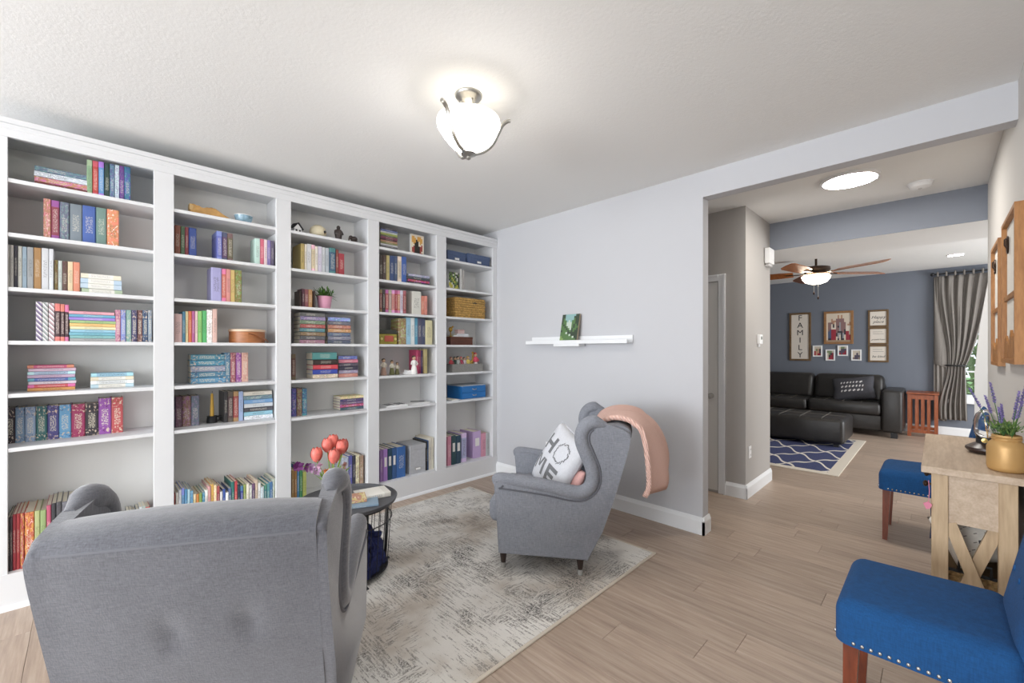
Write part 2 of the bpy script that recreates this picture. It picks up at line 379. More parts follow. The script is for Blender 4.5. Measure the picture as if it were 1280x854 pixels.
for z0, z1 in ((.05, wh*.47), (wh*.47+.055, wh-.06)): obj('pane', bx(.028, .032, -hw+.06, hw-.06, z0, z1), gm, win)
# outside: lawn and shrubs
lawn = obj('lawn', bx(10.15, 40, -14, 16, -.45, -.4), mat('grass', '#5c8a3a', .9, noise=.4, nscale=8, bump=.5, bscale=60)); lawn['kind'] = 'structure'; lawn['label'] = 'green lawn outside the living room window'
M_leafout = mat('shrub_leaf', '#5d7a35', .7, noise=.5, nscale=4)
M_leafy2 = mat('shrub_leaf_pale', '#98a457', .7, noise=.5, nscale=4)
def leafcloud(bm, c, rx, ry, rz, n, s, rnd):
    for _ in range(n):
        while True:
            q = Vector((rnd.uniform(-1, 1), rnd.uniform(-1, 1), rnd.uniform(-1, 1)))
            if .25 < q.length < 1: break
        p = Vector((c[0]+q.x*rx, c[1]+q.y*ry, c[2]+q.z*rz)); a = Vector((rnd.gauss(0, 1), rnd.gauss(0, 1), rnd.gauss(0, 1))).normalized(); b_ = a.orthogonal().normalized(); l = s*rnd.uniform(.6, 1.3)
        bm.faces.new([bm.verts.new(p-a*l), bm.verts.new(p+b_*l*.5), bm.verts.new(p+a*l), bm.verts.new(p-b_*l*.5)])
for k, (x, y, h, r, mm, lb) in enumerate([(16, -.9, 4.2, 1.8, M_leafout, 'tall dark green tree seen through the upper window sash'), (14.4, -.55, .55, .8, M_leafy2, 'low yellow green shrub seen through the lower window sash')]):
    t = thing('garden_tree' if h > 2 else 'garden_shrub', lb, 'tree' if h > 2 else 'shrub', (x, y, -.4))
    bm = B(); rnd = random.Random(k); leafcloud(bm, (0, 0, h*.58), r, r, h*.45, 1500, .16, rnd); obj('foliage', bm, mm, t)
    bm = B(); tube(bm, [(0, 0, 0), (.03, 0, h*.3), (0, .04, h*.7)], [.1, .08, .04], 8); obj('trunk', bm, mat('bark', '#5a4636', .9), t, True)
# small wall fittings
def outlet(name, label, loc, face):
    t = thing(name, label, 'outlet', loc, 0); n = Vector(face); s = Vector((0, 0, 1)).cross(n)
    rz = math.atan2(s.y, s.x); t.rotation_euler = (0, 0, rz)     # local x along wall, local -y... outward = n
    obj('plate', bx(-.036, .036, -.007, 0, -.058, .058, bev=.003, seg=1), M_white, t)
    for z in (-.026, .026):
        b = obj('receptacle', bx(-.017, .017, -.010, -.006, z-.014, z+.014, bev=.004, seg=1), M_white, t)
        obj('slot', bx(-.008, -.005, -.0105, -.0095, z-.005, z+.006), M_black, b); obj('slot', bx(.005, .008, -.0105, -.0095, z-.005, z+.006), M_black, b)
outlet('wall_outlet', 'white wall outlet above baseboard behind the grey wing chair', (XW, 2.766, .41), (-1, 0, 0))
outlet('wall_outlet', 'white wall outlet low on the hall closet wall', (4.48, CY0, .42), (0, -1, 0))
t = thing('thermostat', 'small white thermostat on the hall closet wall', 'thermostat', (4.76, CY0, 1.5))
obj('body', bx(-.05, .05, -.028, 0, -.045, .05, bev=.005), M_white, t); obj('display', bx(-.02, .03, -.030, -.027, .0, .03), mat('lcd', '#8a9088', .3), t); obj('lower_plate', bx(-.03, .02, -.012, 0, -.075, -.045, bev=.003, seg=1), M_white, t)
t = thing('door_chime', 'white door chime box high on the hall wall corner', 'door chime', (5.04, CY0, 2.36))
obj('cover', bx(-.085, .085, -.055, -.004, -.07, .09, bev=.008), M_white, t); obj('lower_tube', bx(-.06, .05, -.045, 0, -.10, -.07, bev=.006, seg=1), mat('chime_grey', '#c8c6c4', .5), t); obj('grille', bx(-.05, .05, -.058, -.054, -.03, .04, bev=.002, seg=1), M_white, t)
t = thing('smoke_detector', 'round white smoke detector on the hall ceiling', 'smoke detector', (4.76, .1, ZC))
bm = B(); lathe(bm, [(.078, 0), (.078, -.012), (.07, -.02), (.066, -.034), (.05, -.042), (.004, -.043)], 28); obj('body', bm, M_white, t, 40)
bm = B(); lathe(bm, [(.082, 0), (.082, -.006), (.004, -.006)], 28); obj('base_ring', bm, M_white, t, 40); bm = B(); lathe(bm, [(.012, -.042), (.012, -.047), (.002, -.047)], 12); obj('button', bm, mat('chime_grey', '#c8c6c4'), t)

# ------------------------------------------------------------------ lamps
M_bulbglass = mat('alabaster_glow', '#fffaf4', .4, emit=22)
t = thing('ceiling_lamp', 'semi-flush ceiling lamp with white glass bowl and nickel arms', 'ceiling lamp', (1.43, 1.755, ZC))
bm = B(); lathe(bm, [(.072, 0), (.072, -.008), (.064, -.018), (.052, -.026), (.046, -.034), (.03, -.044), (.012, -.048), (.009, -.05)], 32); obj('canopy', bm, M_metal, t, 40)
bm = B(); tube(bm, [(0, 0, -.04), (0, 0, -.315)], .008, 10); obj('stem', bm, M_metal, t, True)
bm = B(); lathe(bm, [(.165, -.135), (.168, -.15), (.162, -.17)], 40, cap=False); obj('bowl_rim', bm, mat('frosted_rim', '#fff8ee', .5, emit=1.2), t, 'all')
bm = B(); lathe(bm, [(.162, -.17), (.14, -.205), (.115, -.24), (.085, -.272), (.05, -.295), (.012, -.302)], 40, cap=False); obj('glass_bowl', bm, M_bulbglass, t, 'all')
bm = B(); lathe(bm, [(.165, -.135), (.158, -.135), (.161, -.15), (.156, -.168), (.135, -.2), (.11, -.235), (.08, -.266), (.05, -.288), (.012, -.296)], 40, cap=False); obj('bowl_lining', bm, mat('frosted_lining', '#f4f0e8', .6), t, 'all')
bm = B(); lathe(bm, [(.004, -.292), (.04, -.3), (.042, -.312), (.026, -.32), (.012, -.326), (.012, -.336), (.004, -.342)], 20); obj('finial', bm, M_metal, t, 40)
for k in range(3):
    a = math.radians(-45 + 120*k); c, s = math.cos(a), math.sin(a)
    prof = spline([(.03, -.31), (.08, -.298), (.125, -.262), (.155, -.205), (.178, -.16), (.205, -.138), (.222, -.136)], 4)
    bm = B(); tube(bm, [(c*q[0], s*q[0], q[1]) for q in prof], .0105, 8); obj('arm', bm, M_metal, t, True)
for k in range(3):
    a = math.radians(20+120*k); bm = B(); tube(bm, [(.04*math.cos(a), .04*math.sin(a), -.035), (.055*math.cos(a), .055*math.sin(a), -.09), (.075*math.cos(a), .075*math.sin(a), -.15)], .006, 6); obj('support_rod', bm, M_metal, t, True)
point('lamp_bulb', (1.43, 1.755, ZC-.2), .7, .08, (1, .95, .88))
def disc_light(name, label, loc, r, e, drop=.02):
    t = thing(name, label, 'ceiling light', loc); bm = B(); lathe(bm, [(r, 0), (r, -drop), (r*.9, -drop-.003), (r*.9, -drop+.004)], 36, cap=False); obj('trim_ring', bm, M_white, t, 40)
    bm = B(); lathe(bm, [(r*.9, -drop), (r*.5, -drop-.004), (.004, -drop-.005)], 36, cap=False); obj('diffuser', bm, mat(name+'_glow', '#fffaf2', .4, emit=e), t, 'all')
disc_light('flush_disc_light', 'large round glowing flush light on the hall ceiling', (4.24, .49, ZC), .19, 42)
disc_light('recessed_light', 'small recessed can light glowing in the living room ceiling', (8.72, -.18, ZC), .09, 20, .006)
# ceiling fan
t = thing('ceiling_fan', 'bronze ceiling fan with wooden blades and a lit glass bowl', 'ceiling fan', (6.75, 1.125, ZC))
bm = B(); lathe(bm, [(.075, 0), (.075, -.05), (.05, -.11), (.02, -.15), (.016, -.15)], 24); obj('canopy', bm, M_brnz, t, 40)
bm = B(); tube(bm, [(0, 0, -.1), (0, 0, -.28)], .014, 8); obj('downrod', bm, M_brnz, t, True)
bm = B(); lathe(bm, [(.03, -.25), (.1, -.262), (.152, -.275), (.155, -.31), (.14, -.325), (.13, -.35), (.15, -.365), (.13, -.385), (.07, -.392)], 32); obj('motor_housing', bm, M_brnz, t, 40)
bm = B(); lathe(bm, [(.155, -.385), (.158, -.395), (.145, -.43), (.115, -.465), (.06, -.487), (.006, -.492)], 32, cap=False); obj('glass_bowl', bm, mat('fan_bowl_glow', '#fff2dd', .4, emit=7), t, 'all')
bm = B(); tube(bm, [(.02, -.02, -.48), (.02, -.02, -.66)], .0025, 5); ch = obj('pull_chain', bm, M_metal, t); bm = B(); lathe(bm, [(.003, 0), (.009, -.01), (.01, -.03), (.003, -.04)], 8, (.02, -.02, -.65)); obj('chain_pull', bm, M_brnz, ch)
bm = B(); tube(bm, [(-.02, .02, -.48), (-.02, .02, -.6)], .0025, 5); ch = obj('pull_chain', bm, M_metal, t); bm = B(); lathe(bm, [(.003, 0), (.009, -.01), (.01, -.03), (.003, -.04)], 8, (-.02, .02, -.59)); obj('chain_pull', bm, M_brnz, ch)
for k in range(5):
    a = math.radians(-47+72*k); Mr = Matrix.Rotation(a, 4, 'Z')
    pl = [(.25, -.055), (.4, -.07), (.78, -.075), (.83, -.06), (.845, 0), (.83, .06), (.78, .075), (.4, .07), (.25, .055)]
    bm = B(); prism(bm, pl, lambda u, v, d: (u, v, -.345+d+v*.34), -.004, .004); bm.transform(Mr); bl = obj('blade', bm, M_fanwood, t)
    bm = B(); obox(bm, (.12, 0, -.355), (.33, 0, -.352), .06, .006, (0, 1, 0)); bm.transform(Mr); obj('blade_iron', bm, M_brnz, bl)
point('fan_bulb', (6.75, 1.125, ZC-.41), 16, .05, (1, .86, .68))

# ------------------------------------------------------------------ bookcases
BAYS = [(-.299, .303), (.405, 1.013), (1.118, 1.746), (1.852, 2.468), (2.588, 3.228)]
SH = [2.325, 2.032, 1.738, 1.448, 1.160, .867, .193]
BAYN = ['leftmost', 'second', 'middle', 'fourth', 'rightmost']; SHN = ['top', 'second', 'third', 'fourth', 'fifth', 'sixth', 'bottom']
for k, (a, b_) in enumerate(BAYS):
    x0, x1 = a-.028, b_+.028
    if k == 4: x1 = min(x1, XW-.012)
    t = thing('bookcase', f'white built-in bookcase unit, {BAYN[k]} of the five along the wall', 'bookcase', ((x0+x1)/2, YB, 0), 0, 'white bookcase units along the wall'); cx = (x0+x1)/2; w = (x1-x0)/2
    obj('side_panel', bx(-w-.018, -w, .02, .342, .0, 2.62), M_case, t); obj('side_panel', bx(w, w+(.018 if k < 4 else .01), .02, .342, 0, 2.62), M_case, t)
    obj('back_panel', bx(-w, w, .338, .348, .0, 2.62), M_back, t); obj('top_panel', bx(-w, w, .02, .338, 2.585, 2.61), M_case, t)
    for z in SH: obj('shelf', bx(-w, w, .004 if z > .3 else .02, .338, z-.022, z, bev=.0015, seg=1), M_case, t)
ff = thing('bookcase_face_frame', 'white face frame with stiles, top rail and plinth across all bookcases', 'face frame', (1.4, YB, 0))
def fx(x): return x-1.4
XL = -.42
st = [(XL, BAYS[0][0])]+[(BAYS[i][1], BAYS[i+1][0]) for i in range(4)]+[(BAYS[4][1], XW-.002)]
for a, b_ in st: obj('stile', bx(fx(a), fx(b_), 0, .02, .19, 2.545, bev=.0015, seg=1), M_case, ff)
obj('top_rail', bx(fx(XL), fx(XW-.002), -.004, .02, 2.543, 2.64), M_case, ff)
obj('crown_strip', bx(fx(XL), fx(XW-.002), -.014, .02, 2.615, 2.645, bev=.003, seg=1), M_case, ff); obj('crown_strip', bx(fx(XL), fx(XW-.002), -.008, .0, 2.585, 2.615, bev=.003, seg=1), M_case, ff)
obj('plinth', bx(fx(XL), fx(XW-.002), -.004, .02, 0, .192), M_case, ff)
bm = B(); prism(bm, [(0, 0), (-.018, 0), (-.016, .012), (-.009, .021), (0, .025)], lambda u, v, d: (d, -.004+u, v), fx(XL), fx(XW-.02)); obj('quarter_round', bm, M_trim, ff)

# ---- books
PALN = {'black': '#2a282a', 'charcoal': '#45454a', 'grey': '#8a8a8c', 'pale grey': '#c2c4c8', 'white': '#eceae6', 'cream': '#e6dec6', 'tan': '#c8a878', 'brown': '#7a5238', 'dark brown': '#4a342c', 'red': '#b8383a', 'dark red': '#8a3038', 'coral': '#e07c68', 'orange': '#e08a48', 'yellow': '#e8c468', 'olive': '#8a7c40', 'lime green': '#8fd070', 'green': '#5a8a58', 'dark green': '#2f5040', 'pale green': '#b4d0b8', 'teal': '#3f8088', 'dark teal': '#1f4858', 'light blue': '#8fc0dc', 'blue': '#4a80b8', 'royal blue': '#3050a8', 'navy': '#383f68', 'slate blue': '#6a7890', 'periwinkle': '#8c90d0', 'purple': '#7a58a0', 'lavender': '#b4a8d4', 'plum': '#5e4060', 'magenta': '#b83878', 'pink': '#e0a0b0', 'dusty pink': '#c08088', 'mauve': '#a07888'}
PALL = {k: [int(v[i:i+2], 16) for i in (1, 3, 5)] for k, v in PALN.items()}
def cname(h):
    c = [int(h[i:i+2], 16) for i in (1, 3, 5)]
    return min(PALL, key=lambda k: sum(wt*(a-b_)**2 for wt, a, b_ in zip((3, 4, 2), c, PALL[k])))
ORD = 'first second third fourth fifth sixth seventh eighth ninth tenth eleventh twelfth thirteenth fourteenth fifteenth sixteenth seventeenth eighteenth nineteenth twentieth'.split()
def ordw(n): return ORD[n-1] if n <= 20 else ('twenty-'+ORD[n-21] if n < 30 else 'thirtieth' if n == 30 else 'thirty-'+ORD[n-31])
def cover_mat(name, kind):
    m, g = newmat(name, .45); tc = g.n('ShaderNodeTexCoord'); oi = g.n('ShaderNodeObjectInfo'); s = g.n('ShaderNodeSeparateXYZ'); g.l(tc.outputs['Object'], s.inputs[0]); x, z = s.outputs[0], s.outputs[2]
    rnd = oi.outputs['Random']; colr = oi.outputs['Color']
    offv = g.n('ShaderNodeCombineXYZ'); g.l(g.math('MULTIPLY', rnd, 50), offv.inputs[0]); g.l(g.math('MULTIPLY', rnd, 31), offv.inputs[2]); va = g.n('ShaderNodeVectorMath', operation='ADD'); g.l(tc.outputs['Object'], va.inputs[0]); g.l(offv.outputs[0], va.inputs[1]); V = va.outputs[0]
    def rng(v, a, b_): return g.math('MULTIPLY', g.math('GREATER_THAN', v, a), g.math('LESS_THAN', v, b_))
    def hsv(dh, sv, vv):
        h = g.n('ShaderNodeHueSaturation'); g.l(colr, h.inputs['Color'])
        if isinstance(dh, float): h.inputs['Hue'].default_value = dh
        else: g.l(dh, h.inputs['Hue'])
        h.inputs['Saturation'].default_value = sv; h.inputs['Value'].default_value = vv; return h.outputs[0]
    light = hsv(.5, .35, 1.9); out = colr
    let = g.math('MULTIPLY', g.math('GREATER_THAN', g.noise(g.mapv(V, (9, 0, 42)), 1, 2), .52), rng(g.math('ABSOLUTE', x), -1, .27))
    bw = g.n('ShaderNodeRGBToBW'); g.l(colr, bw.inputs[0]); ink = g.mix(g.math('GREATER_THAN', bw.outputs[0], .38), lin('#efe9da'), lin('#3c3a40'))
    if kind == 'plain': out = g.mix(g.math('MULTIPLY', g.math('MULTIPLY', let, rng(z, .3, .72)), .45), out, ink)
    elif kind == 'band':
        bnd = g.math('MAXIMUM', g.math('GREATER_THAN', z, .84), g.math('LESS_THAN', z, .13)); out = g.mix(bnd, out, hsv(g.math('MULTIPLY_ADD', rnd, .3, .35), .9, 1.25)); out = g.mix(g.math('MULTIPLY', g.math('MULTIPLY', let, rng(z, .2, .78)), .55), out, ink)
    elif kind == 'art':
        a = g.noise(g.mapv(V, (3, 1, 9)), 1, 4, .6); b_ = g.noise(g.mapv(V, (5, 1, 14), (4, 0, 2)), 1, 3, .6)
        out = g.mix(g.math('MULTIPLY', g.math('GREATER_THAN', a, .52), .75), out, hsv(g.math('MULTIPLY_ADD', rnd, .36, .32), 1.0, 1.35)); out = g.mix(g.math('MULTIPLY', g.math('GREATER_THAN', b_, .6), .8), out, light); out = g.mix(g.math('MULTIPLY', g.math('GREATER_THAN', b_, .68), .6), out, lin('#2a2830')); out = g.mix(g.math('MULTIPLY', g.math('MULTIPLY', let, rng(z, .25, .6)), .5), out, ink)
    elif kind == 'author':
        a = g.noise(g.mapv(V, (4, 1, 12)), 1, 3, .6); ends = g.math('MAXIMUM', g.math('GREATER_THAN', z, .74), g.math('LESS_THAN', z, .2)); out = g.mix(g.math('MULTIPLY', ends, g.math('GREATER_THAN', a, .57)), out, lin('#e0cdb8')); out = g.mix(g.math('MULTIPLY', ends, g.math('LESS_THAN', a, .4)), out, hsv(.55, 1.0, .5)); out = g.mix(g.math('MULTIPLY', g.math('MULTIPLY', let, rng(z, .24, .7)), .85), out, lin('#ece6d2'))
    elif kind == 'stripe':
        d = g.math('FRACT', g.math('ADD', g.math('MULTIPLY', z, 8), g.math('MULTIPLY', x, 1.2))); out = g.mix(g.math('LESS_THAN', d, .45), out, lin('#ece8ea')); out = g.mix(rng(d, .45, .6), out, lin('#3a3040'))
    elif kind == 'middark': out = g.mix(rng(z, .12, .8), out, lin('#4a3238')); out = g.mix(g.math('MULTIPLY', let, rng(z, .2, .75)), out, lin('#d8c8c0'))
    elif kind == 'ends': out = g.mix(g.math('MAXIMUM', g.math('GREATER_THAN', z, .8), g.math('LESS_THAN', z, .18)), lin('#eeece4'), out); out = g.mix(g.math('MULTIPLY', g.math('MULTIPLY', let, rng(z, .25, .72)), .4), out, lin('#50505a'))
    elif kind == 'binder': out = g.mix(g.math('MULTIPLY', rng(z, .45, .75), rng(g.math('ABSOLUTE', x), -1, .26)), out, lin('#e8e6e2'))
    g.l(out, g.b.inputs['Base Color']); return m
CM = {k: cover_mat('cover_'+k, k) for k in ('plain', 'band', 'art', 'author', 'stripe', 'middark', 'ends', 'binder')}
poly = [(-.5, 1), (-.5, .03), (-.42, .004), (-.2, 0), (.2, 0), (.42, .004), (.5, .03), (.5, 1), (.43, 1), (.43, .05), (-.43, .05), (-.43, 1)]
bm = B(); prism(bm, poly, lambda u, v, d: (u, v, d), 0, 1); bmesh.ops.recalc_face_normals(bm, faces=bm.faces); COVER = bpy.data.meshes.new('book_cover'); bm.to_mesh(COVER); bm.free(); COVER.materials.append(CM['plain'])
bm = bx(-.43, .43, .05, .975, .012, .985); PAGES = bpy.data.meshes.new('book_pages'); bm.to_mesh(PAGES); bm.free(); PAGES.materials.append(M_page)
NB = [0]
def book(loc, t, d, h, colr, pat, label, group, rot=(0, 0, 0), name='book', cat='book'):
    o = link(name, COVER, None, loc, rot); o.scale = (t, d, h); cl = lin(colr); gy = sum(cl)/3; o.color = (*[min(1, (v*.86+gy*.14)*1.04+.006) for v in cl], 1)
    sl = o.material_slots[0]; sl.link = 'OBJECT'; sl.material = CM[pat]
    tag(o, label, cat, group); p = link('pages', PAGES, o); NB[0] += 1; return o
CNT = {}
def where(k, s): return f'{SHN[s]} shelf, {BAYN[k]} bookcase'
def vrow(k, s, inset, bounds, yt, cols, pats='plain', depth=.16, kind='book', lean=0):
    Y = YB+inset; n = len(cols); z0 = SH[s]; depth = min(depth, .333-inset)
    for i in range(n):
        a, b_ = Xat(bounds[i], Y), Xat(bounds[i+1], Y); xm = (bounds[i]+bounds[i+1])/2
        y = yt[i] if len(yt) == n and n > 2 else yt[0]+(yt[-1]-yt[0])*(i/max(1, n-1))
        h = max(.05, zat(xm, y, Y)-z0); 
        if s == 0: h = min(h, 2.575-z0)
        else: h = min(h, SH[s-1]-.03-z0)
        a = max(a, BAYS[k][0]-.026); b_ = min(b_, BAYS[k][1]+.026)
        c = CNT.get((k, s), 0)+1; CNT[(k, s)] = c
        pat = pats if isinstance(pats, str) else pats[i % len(pats)]
        book(((a+b_)/2, Y+random.uniform(0, .006), z0), (b_-a)*.97, depth, h, cols[i], pat, f'{cname(cols[i])} {kind}, {ordw(c)} upright from left on {where(k, s)}', f'upright books on {where(k, s)}', (0, lean, 0), 'binder' if kind == 'binder' else 'book', 'binder' if kind == 'binder' else 'book')
def hstack(k, s, inset, x0, x1, yt, cols, pats='plain', depth=.13, which='only', wts=None, base=None, kind='paperback'):
    Y = YB+inset; z0 = SH[s] if base is None else base; a, b_ = Xat(x0, Y), Xat(x1, Y); tot = zat((x0+x1)/2, yt, Y)-z0; n = len(cols); wts = wts or [1]*n; sw = sum(wts); z = z0; depth = min(depth, .333-inset)
    for i in range(n-1, -1, -1):
        t_ = tot*wts[i]/sw; j = random.uniform(-.003, .003); L = (b_-a)*(1 if i else .98)
        pat = pats if isinstance(pats, str) else pats[i % len(pats)]
        book((a+j+.002, Y+random.uniform(0, .008), z+t_/2), t_*.97, depth, L, cols[i], pat, f'{cname(cols[i])} {kind}, {ordw(i+1)} from top of {which} flat stack on {where(k, s)}', f'{which} flat book stack on {where(k, s)}', (0, R90, 0))
        z += t_
# -- leftmost bookcase
hstack(0, 0, .08, 41.7, 108, 212, ['#5f7390', '#c9d3dc', '#c98a62', '#7a2f3a'], 'art', .16, 'left')
vrow(0, 0, .08, [108.4, 115.5, 123.2, 130.2, 137.2, 143.3, 149.4, 155.5, 163.5], (199.8, 208.5), ['#8fb58a', '#c8362e', '#5b9bd5', '#2d4a3f', '#5a6a9a', '#b8c4d8', '#5d3f8e', '#2f7a98'], ['band', 'band', 'band', 'art', 'art', 'art', 'art', 'art'])
vrow(0, 1, .08, [53.9, 63.7, 74.5, 86.7, 103, 119.9, 133.5, 149], (248.3, 262.3), ['#c98a6a', '#9a3f55', '#6a6f88', '#7d8a94', '#3f62b0', '#6f8f86', '#e0925a'], ['art', 'band', 'art', 'plain', 'plain', 'plain', 'art'], .18, 'hardback')
vrow(0, 2, .06, [8.8, 12.5, 17.1, 22.3, 27.5, 33.5, 41.9, 51.6, 60.9, 66.9, 67.5, 72.5, 77.8, 84.4, 91.3, 100][:10], (305.6, 311), ['#d8d4cc', '#dcd8d0', '#3c3a48', '#dddcd2', '#a9c4d8', '#aeb4b8', '#b98a4e', '#d9dde2', '#e0e4ea'])
vrow(0, 2, .07, [67.5, 72.5, 77.8, 84.4, 91.3, 100], (325, 327.8), ['#7a5a2e', '#c8d2cc', '#5d4432', '#e6cfa6', '#e08a6a'], ['art', 'plain', 'art', 'plain', 'plain'], .13)
hstack(0, 2, .07, 100.5, 152, 343, ['#e8e0c8', '#b4cce0', '#bcd0e0', '#b4c8a8'], 'ends', .13, 'right')
vrow(0, 3, .05, [44.5, 52.9, 60.4, 68.4], (377, 379), ['#8b7aa8', '#a8b4b0', '#c4a0a8'], 'stripe', .14)
vrow(0, 3, .05, [68.4, 75.4, 80.8, 86], (379.5, 381), ['#e57a72', '#e5806e', '#e070a8'], 'middark', .14)
hstack(0, 3, .05, 86.3, 144, 389.7, ['#e8a0b0', '#5fa8c8', '#9a7ad8', '#a0c080', '#f0c070', '#e8e0b0', '#8fc4dc', '#6fb4c8', '#7fb8b8', '#a8a8a8'], 'plain', .13, 'middle')
vrow(0, 3, .05, [144.2, 151, 157.4, 164.5, 171.6, 178.2, 185.3, 190], (387.5, 388), ['#c07898', '#7f8fd0', '#7fa8a0', '#4a4870', '#7a5050', '#3f5878', '#8fa0b0'], 'author', .14)
hstack(0, 4, .12, 34, 93.7, 456.4, ['#d04a80', '#d8b8d0', '#a8c4e0', '#c8a8c8', '#4a68b8', '#e0d0dc', '#d84858', '#e0a050'], ['band', 'plain'], .15, 'left')
hstack(0, 4, .14, 112.4, 166.7, 466.2, ['#8fc0d8', '#e8dcc0', '#e0e4e4', '#c0dce8'], ['band', 'ends'], .15, 'right')
vrow(0, 5, .18, [7.5, 18.7, 30.9, 44.5, 59, 73.5, 89, 106.6, 123, 139.3, 154.1], [510.3, 509.5, 508.8, 508, 507, 506, 505.3, 504.4, 498, 497], ['#3a3038', '#7f9fc0', '#8fa8c8', '#2f6f70', '#4f4a8f', '#5fa8d8', '#b03068', '#3f3a40', '#9a4ab0', '#c84a50'], 'author', .13, 'paperback')
vrow(0, 6, .03, [8.8, 12, 15.5, 20, 25, 30, 43, 50, 58, 64, 70, 77, 84, 92, 100, 110], [648, 647, 644, 643, 642, 641, 639, 638, 632, 630, 628, 628, 627, 626, 626], ['#3a3438', '#5a4a50', '#a82838', '#b83038', '#c8403a', '#d0603a', '#b8c080', '#98b070', '#c05070', '#3a3a40', '#4a4a50', '#70707a', '#505058', '#808890', '#404048'], ['plain', 'plain', 'plain', 'plain', 'art', 'art'], .27, 'tall picture book')
vrow(0, 6, .16, [158, 162, 166, 170, 174, 178, 182, 187.5], [640, 640, 641, 637, 634, 633, 634], ['#3c4450', '#404a58', '#c8ccd0', '#46586a', '#d8dce0', '#b8c4b8', '#c84838'], 'plain', .14, 'slim book')
# -- second bookcase
vrow(1, 1, .08, [218.4, 226, 231.3, 236, 246], (281.7, 285), ['#8a4a30', '#4a6a48', '#8a2f3c', '#2f4fa0'], 'plain', .16, 'hardback')
vrow(1, 1, .08, [271, 278, 284.6, 291.3], (289, 292), ['#6a74c8', '#5f3f68', '#6b6248'], 'band', .17, 'hardback')
vrow(1, 1, .08, [319, 325.5, 330.3, 334.4, 338.7, 343], (298, 301), ['#bfe0d4', '#d85a78', '#e8d0d0', '#8a78b8', '#6a5f78'], 'plain', .13)
vrow(1, 2, .07, [264, 277.3, 282.9, 288.3, 294, 302.7], [334.7, 336, 336.5, 337.5, 337.9], ['#a9a6d8', '#d86a58', '#e09088', '#d8b868', '#8a7a38'], ['plain', 'band', 'plain', 'plain', 'art'], .15)
vrow(1, 3, .04, [217.2, 228.1, 232, 235.7, 240, 243.9, 247.4, 252.7, 258.7, 265.9, 271.7], [392.4, 389.6, 389.2, 389, 389, 389, 389, 388.5, 387.5, 386.5], ['#d8b4b0', '#4a8aa8', '#e8d8a0', '#e07038', '#b85a98', '#e8c8c0', '#8fd070', '#58c070', '#e4e0dc', '#e0b8ac'], ['plain', 'plain', 'plain', 'plain', 'plain', 'plain', 'plain', 'plain', 'art', 'plain'], .18, 'notebook')
hstack(1, 4, .12, 238, 281, 443, ['#4f98b0', '#3f98b8', '#98a0b8', '#4a88a8', '#58a0c8'], 'author', .12, 'only')
vrow(1, 4, .12, [281.2, 288.2, 294.9, 302.3, 310.7], (441, 441), ['#4f88a8', '#a85a68', '#a050a8', '#d8a090'], 'author', .12, 'paperback')
vrow(1, 5, .14, [215.8, 219, 228, 239, 249.5], (496.3, 494.9), ['#3a4058', '#6a4858', '#8a6a58', '#6a7888'], 'art', .15)
vrow(1, 5, .14, [280, 285, 291.7, 298.6, 304.3], (489.6, 489.4), ['#3c3a3c', '#5a4444', '#a84a48', '#9fb4dc'], ['plain', 'band', 'band', 'plain'], .17)
hstack(1, 5, .14, 304.6, 340.5, 489.2, ['#e0d8c8', '#6a8090', '#6fa0d0', '#d0d4d8', '#484850', '#8fc8dc', '#d8e0e4'], ['plain', 'art', 'plain', 'plain', 'band'], .14, 'right')
kc = ['#a04038', '#d8d4cc', '#c8ccd4', '#6fa8d8', '#4f98c8', '#a8d0e0', '#5a90c0', '#d8c890', '#d88838', '#88a850', '#4a90b0', '#e8e4dc', '#d8a0a0', '#e8b850', '#f0e0a0', '#a83848', '#e0e0e0', '#3858a8', '#f0f0ec', '#506890', '#2f7870', '#d04048', '#283850', '#3848a0', '#98a858', '#f0e8d8', '#d0d0c8', '#604870', '#d8c0a8', '#e8e8e8', '#b8c8d0', '#3f8088', '#58a0a8', '#4878a8', '#a8b0a0']
ky = [617, 616, 613, 611, 612, 612, 614, 618, 618, 617, 616, 613, 608, 606, 607, 608, 615, 612, 616, 611, 603, 602, 606, 608, 606, 605, 607, 605, 601, 604, 609, 607, 605, 603, 599]
kb = [216+i*(345-216)/len(kc) for i in range(len(kc)+1)]
vrow(1, 6, .03, kb, ky, kc, ['plain', 'plain', 'art', 'band'], .24, 'picture book')
# -- middle bookcase
vrow(2, 1, .07, [376, 381, 383.6, 389.5, 394, 397.5, 402.7, 407, 411.9, 420, 423.8, 431], [304.5, 305, 305, 306, 308, 308, 309, 310, 310, 312, 317], ['#c8b060', '#e8e0d0', '#dcdcdc', '#e4d0a8', '#ece4d4', '#d4cce0', '#c8ccd0', '#b4bcc4', '#2f5878', '#8a3f34', '#a82838'], ['plain', 'plain', 'plain', 'band', 'plain', 'plain', 'plain', 'plain', 'band', 'plain', 'plain'], .19)
vrow(2, 2, .06, [377.5, 381, 386, 391], [361, 361.5, 362], ['#5a3040', '#8a4a50', '#b88850'], 'plain', .11, 'small old book')
hstack(2, 3, .05, 375, 406.5, 391, ['#6a6a68', '#7a78a0', '#6f8a70', '#a85048', '#4f8a88', '#8a6a50', '#5a5a60', '#9a6a78'], 'art', .15, 'left')
hstack(2, 3, .07, 410, 438.5, 397, ['#7aa8d8', '#6a6a78', '#b06858', '#c09058', '#5a6088', '#788090', '#4a5868'], 'art', .14, 'right')
vrow(2, 4, .07, [364.5, 370], (443, 443), ['#6a4038'], 'band', .13)
hstack(2, 4, .08, 391, 422, 440.5, ['#4f9a98', '#3a2c28', '#d83848', '#3048b0', '#d8c8a8'], ['plain', 'plain', 'plain', 'plain', 'art'], .15, 'left', [1.6, 1.1, 1, 1, .9])
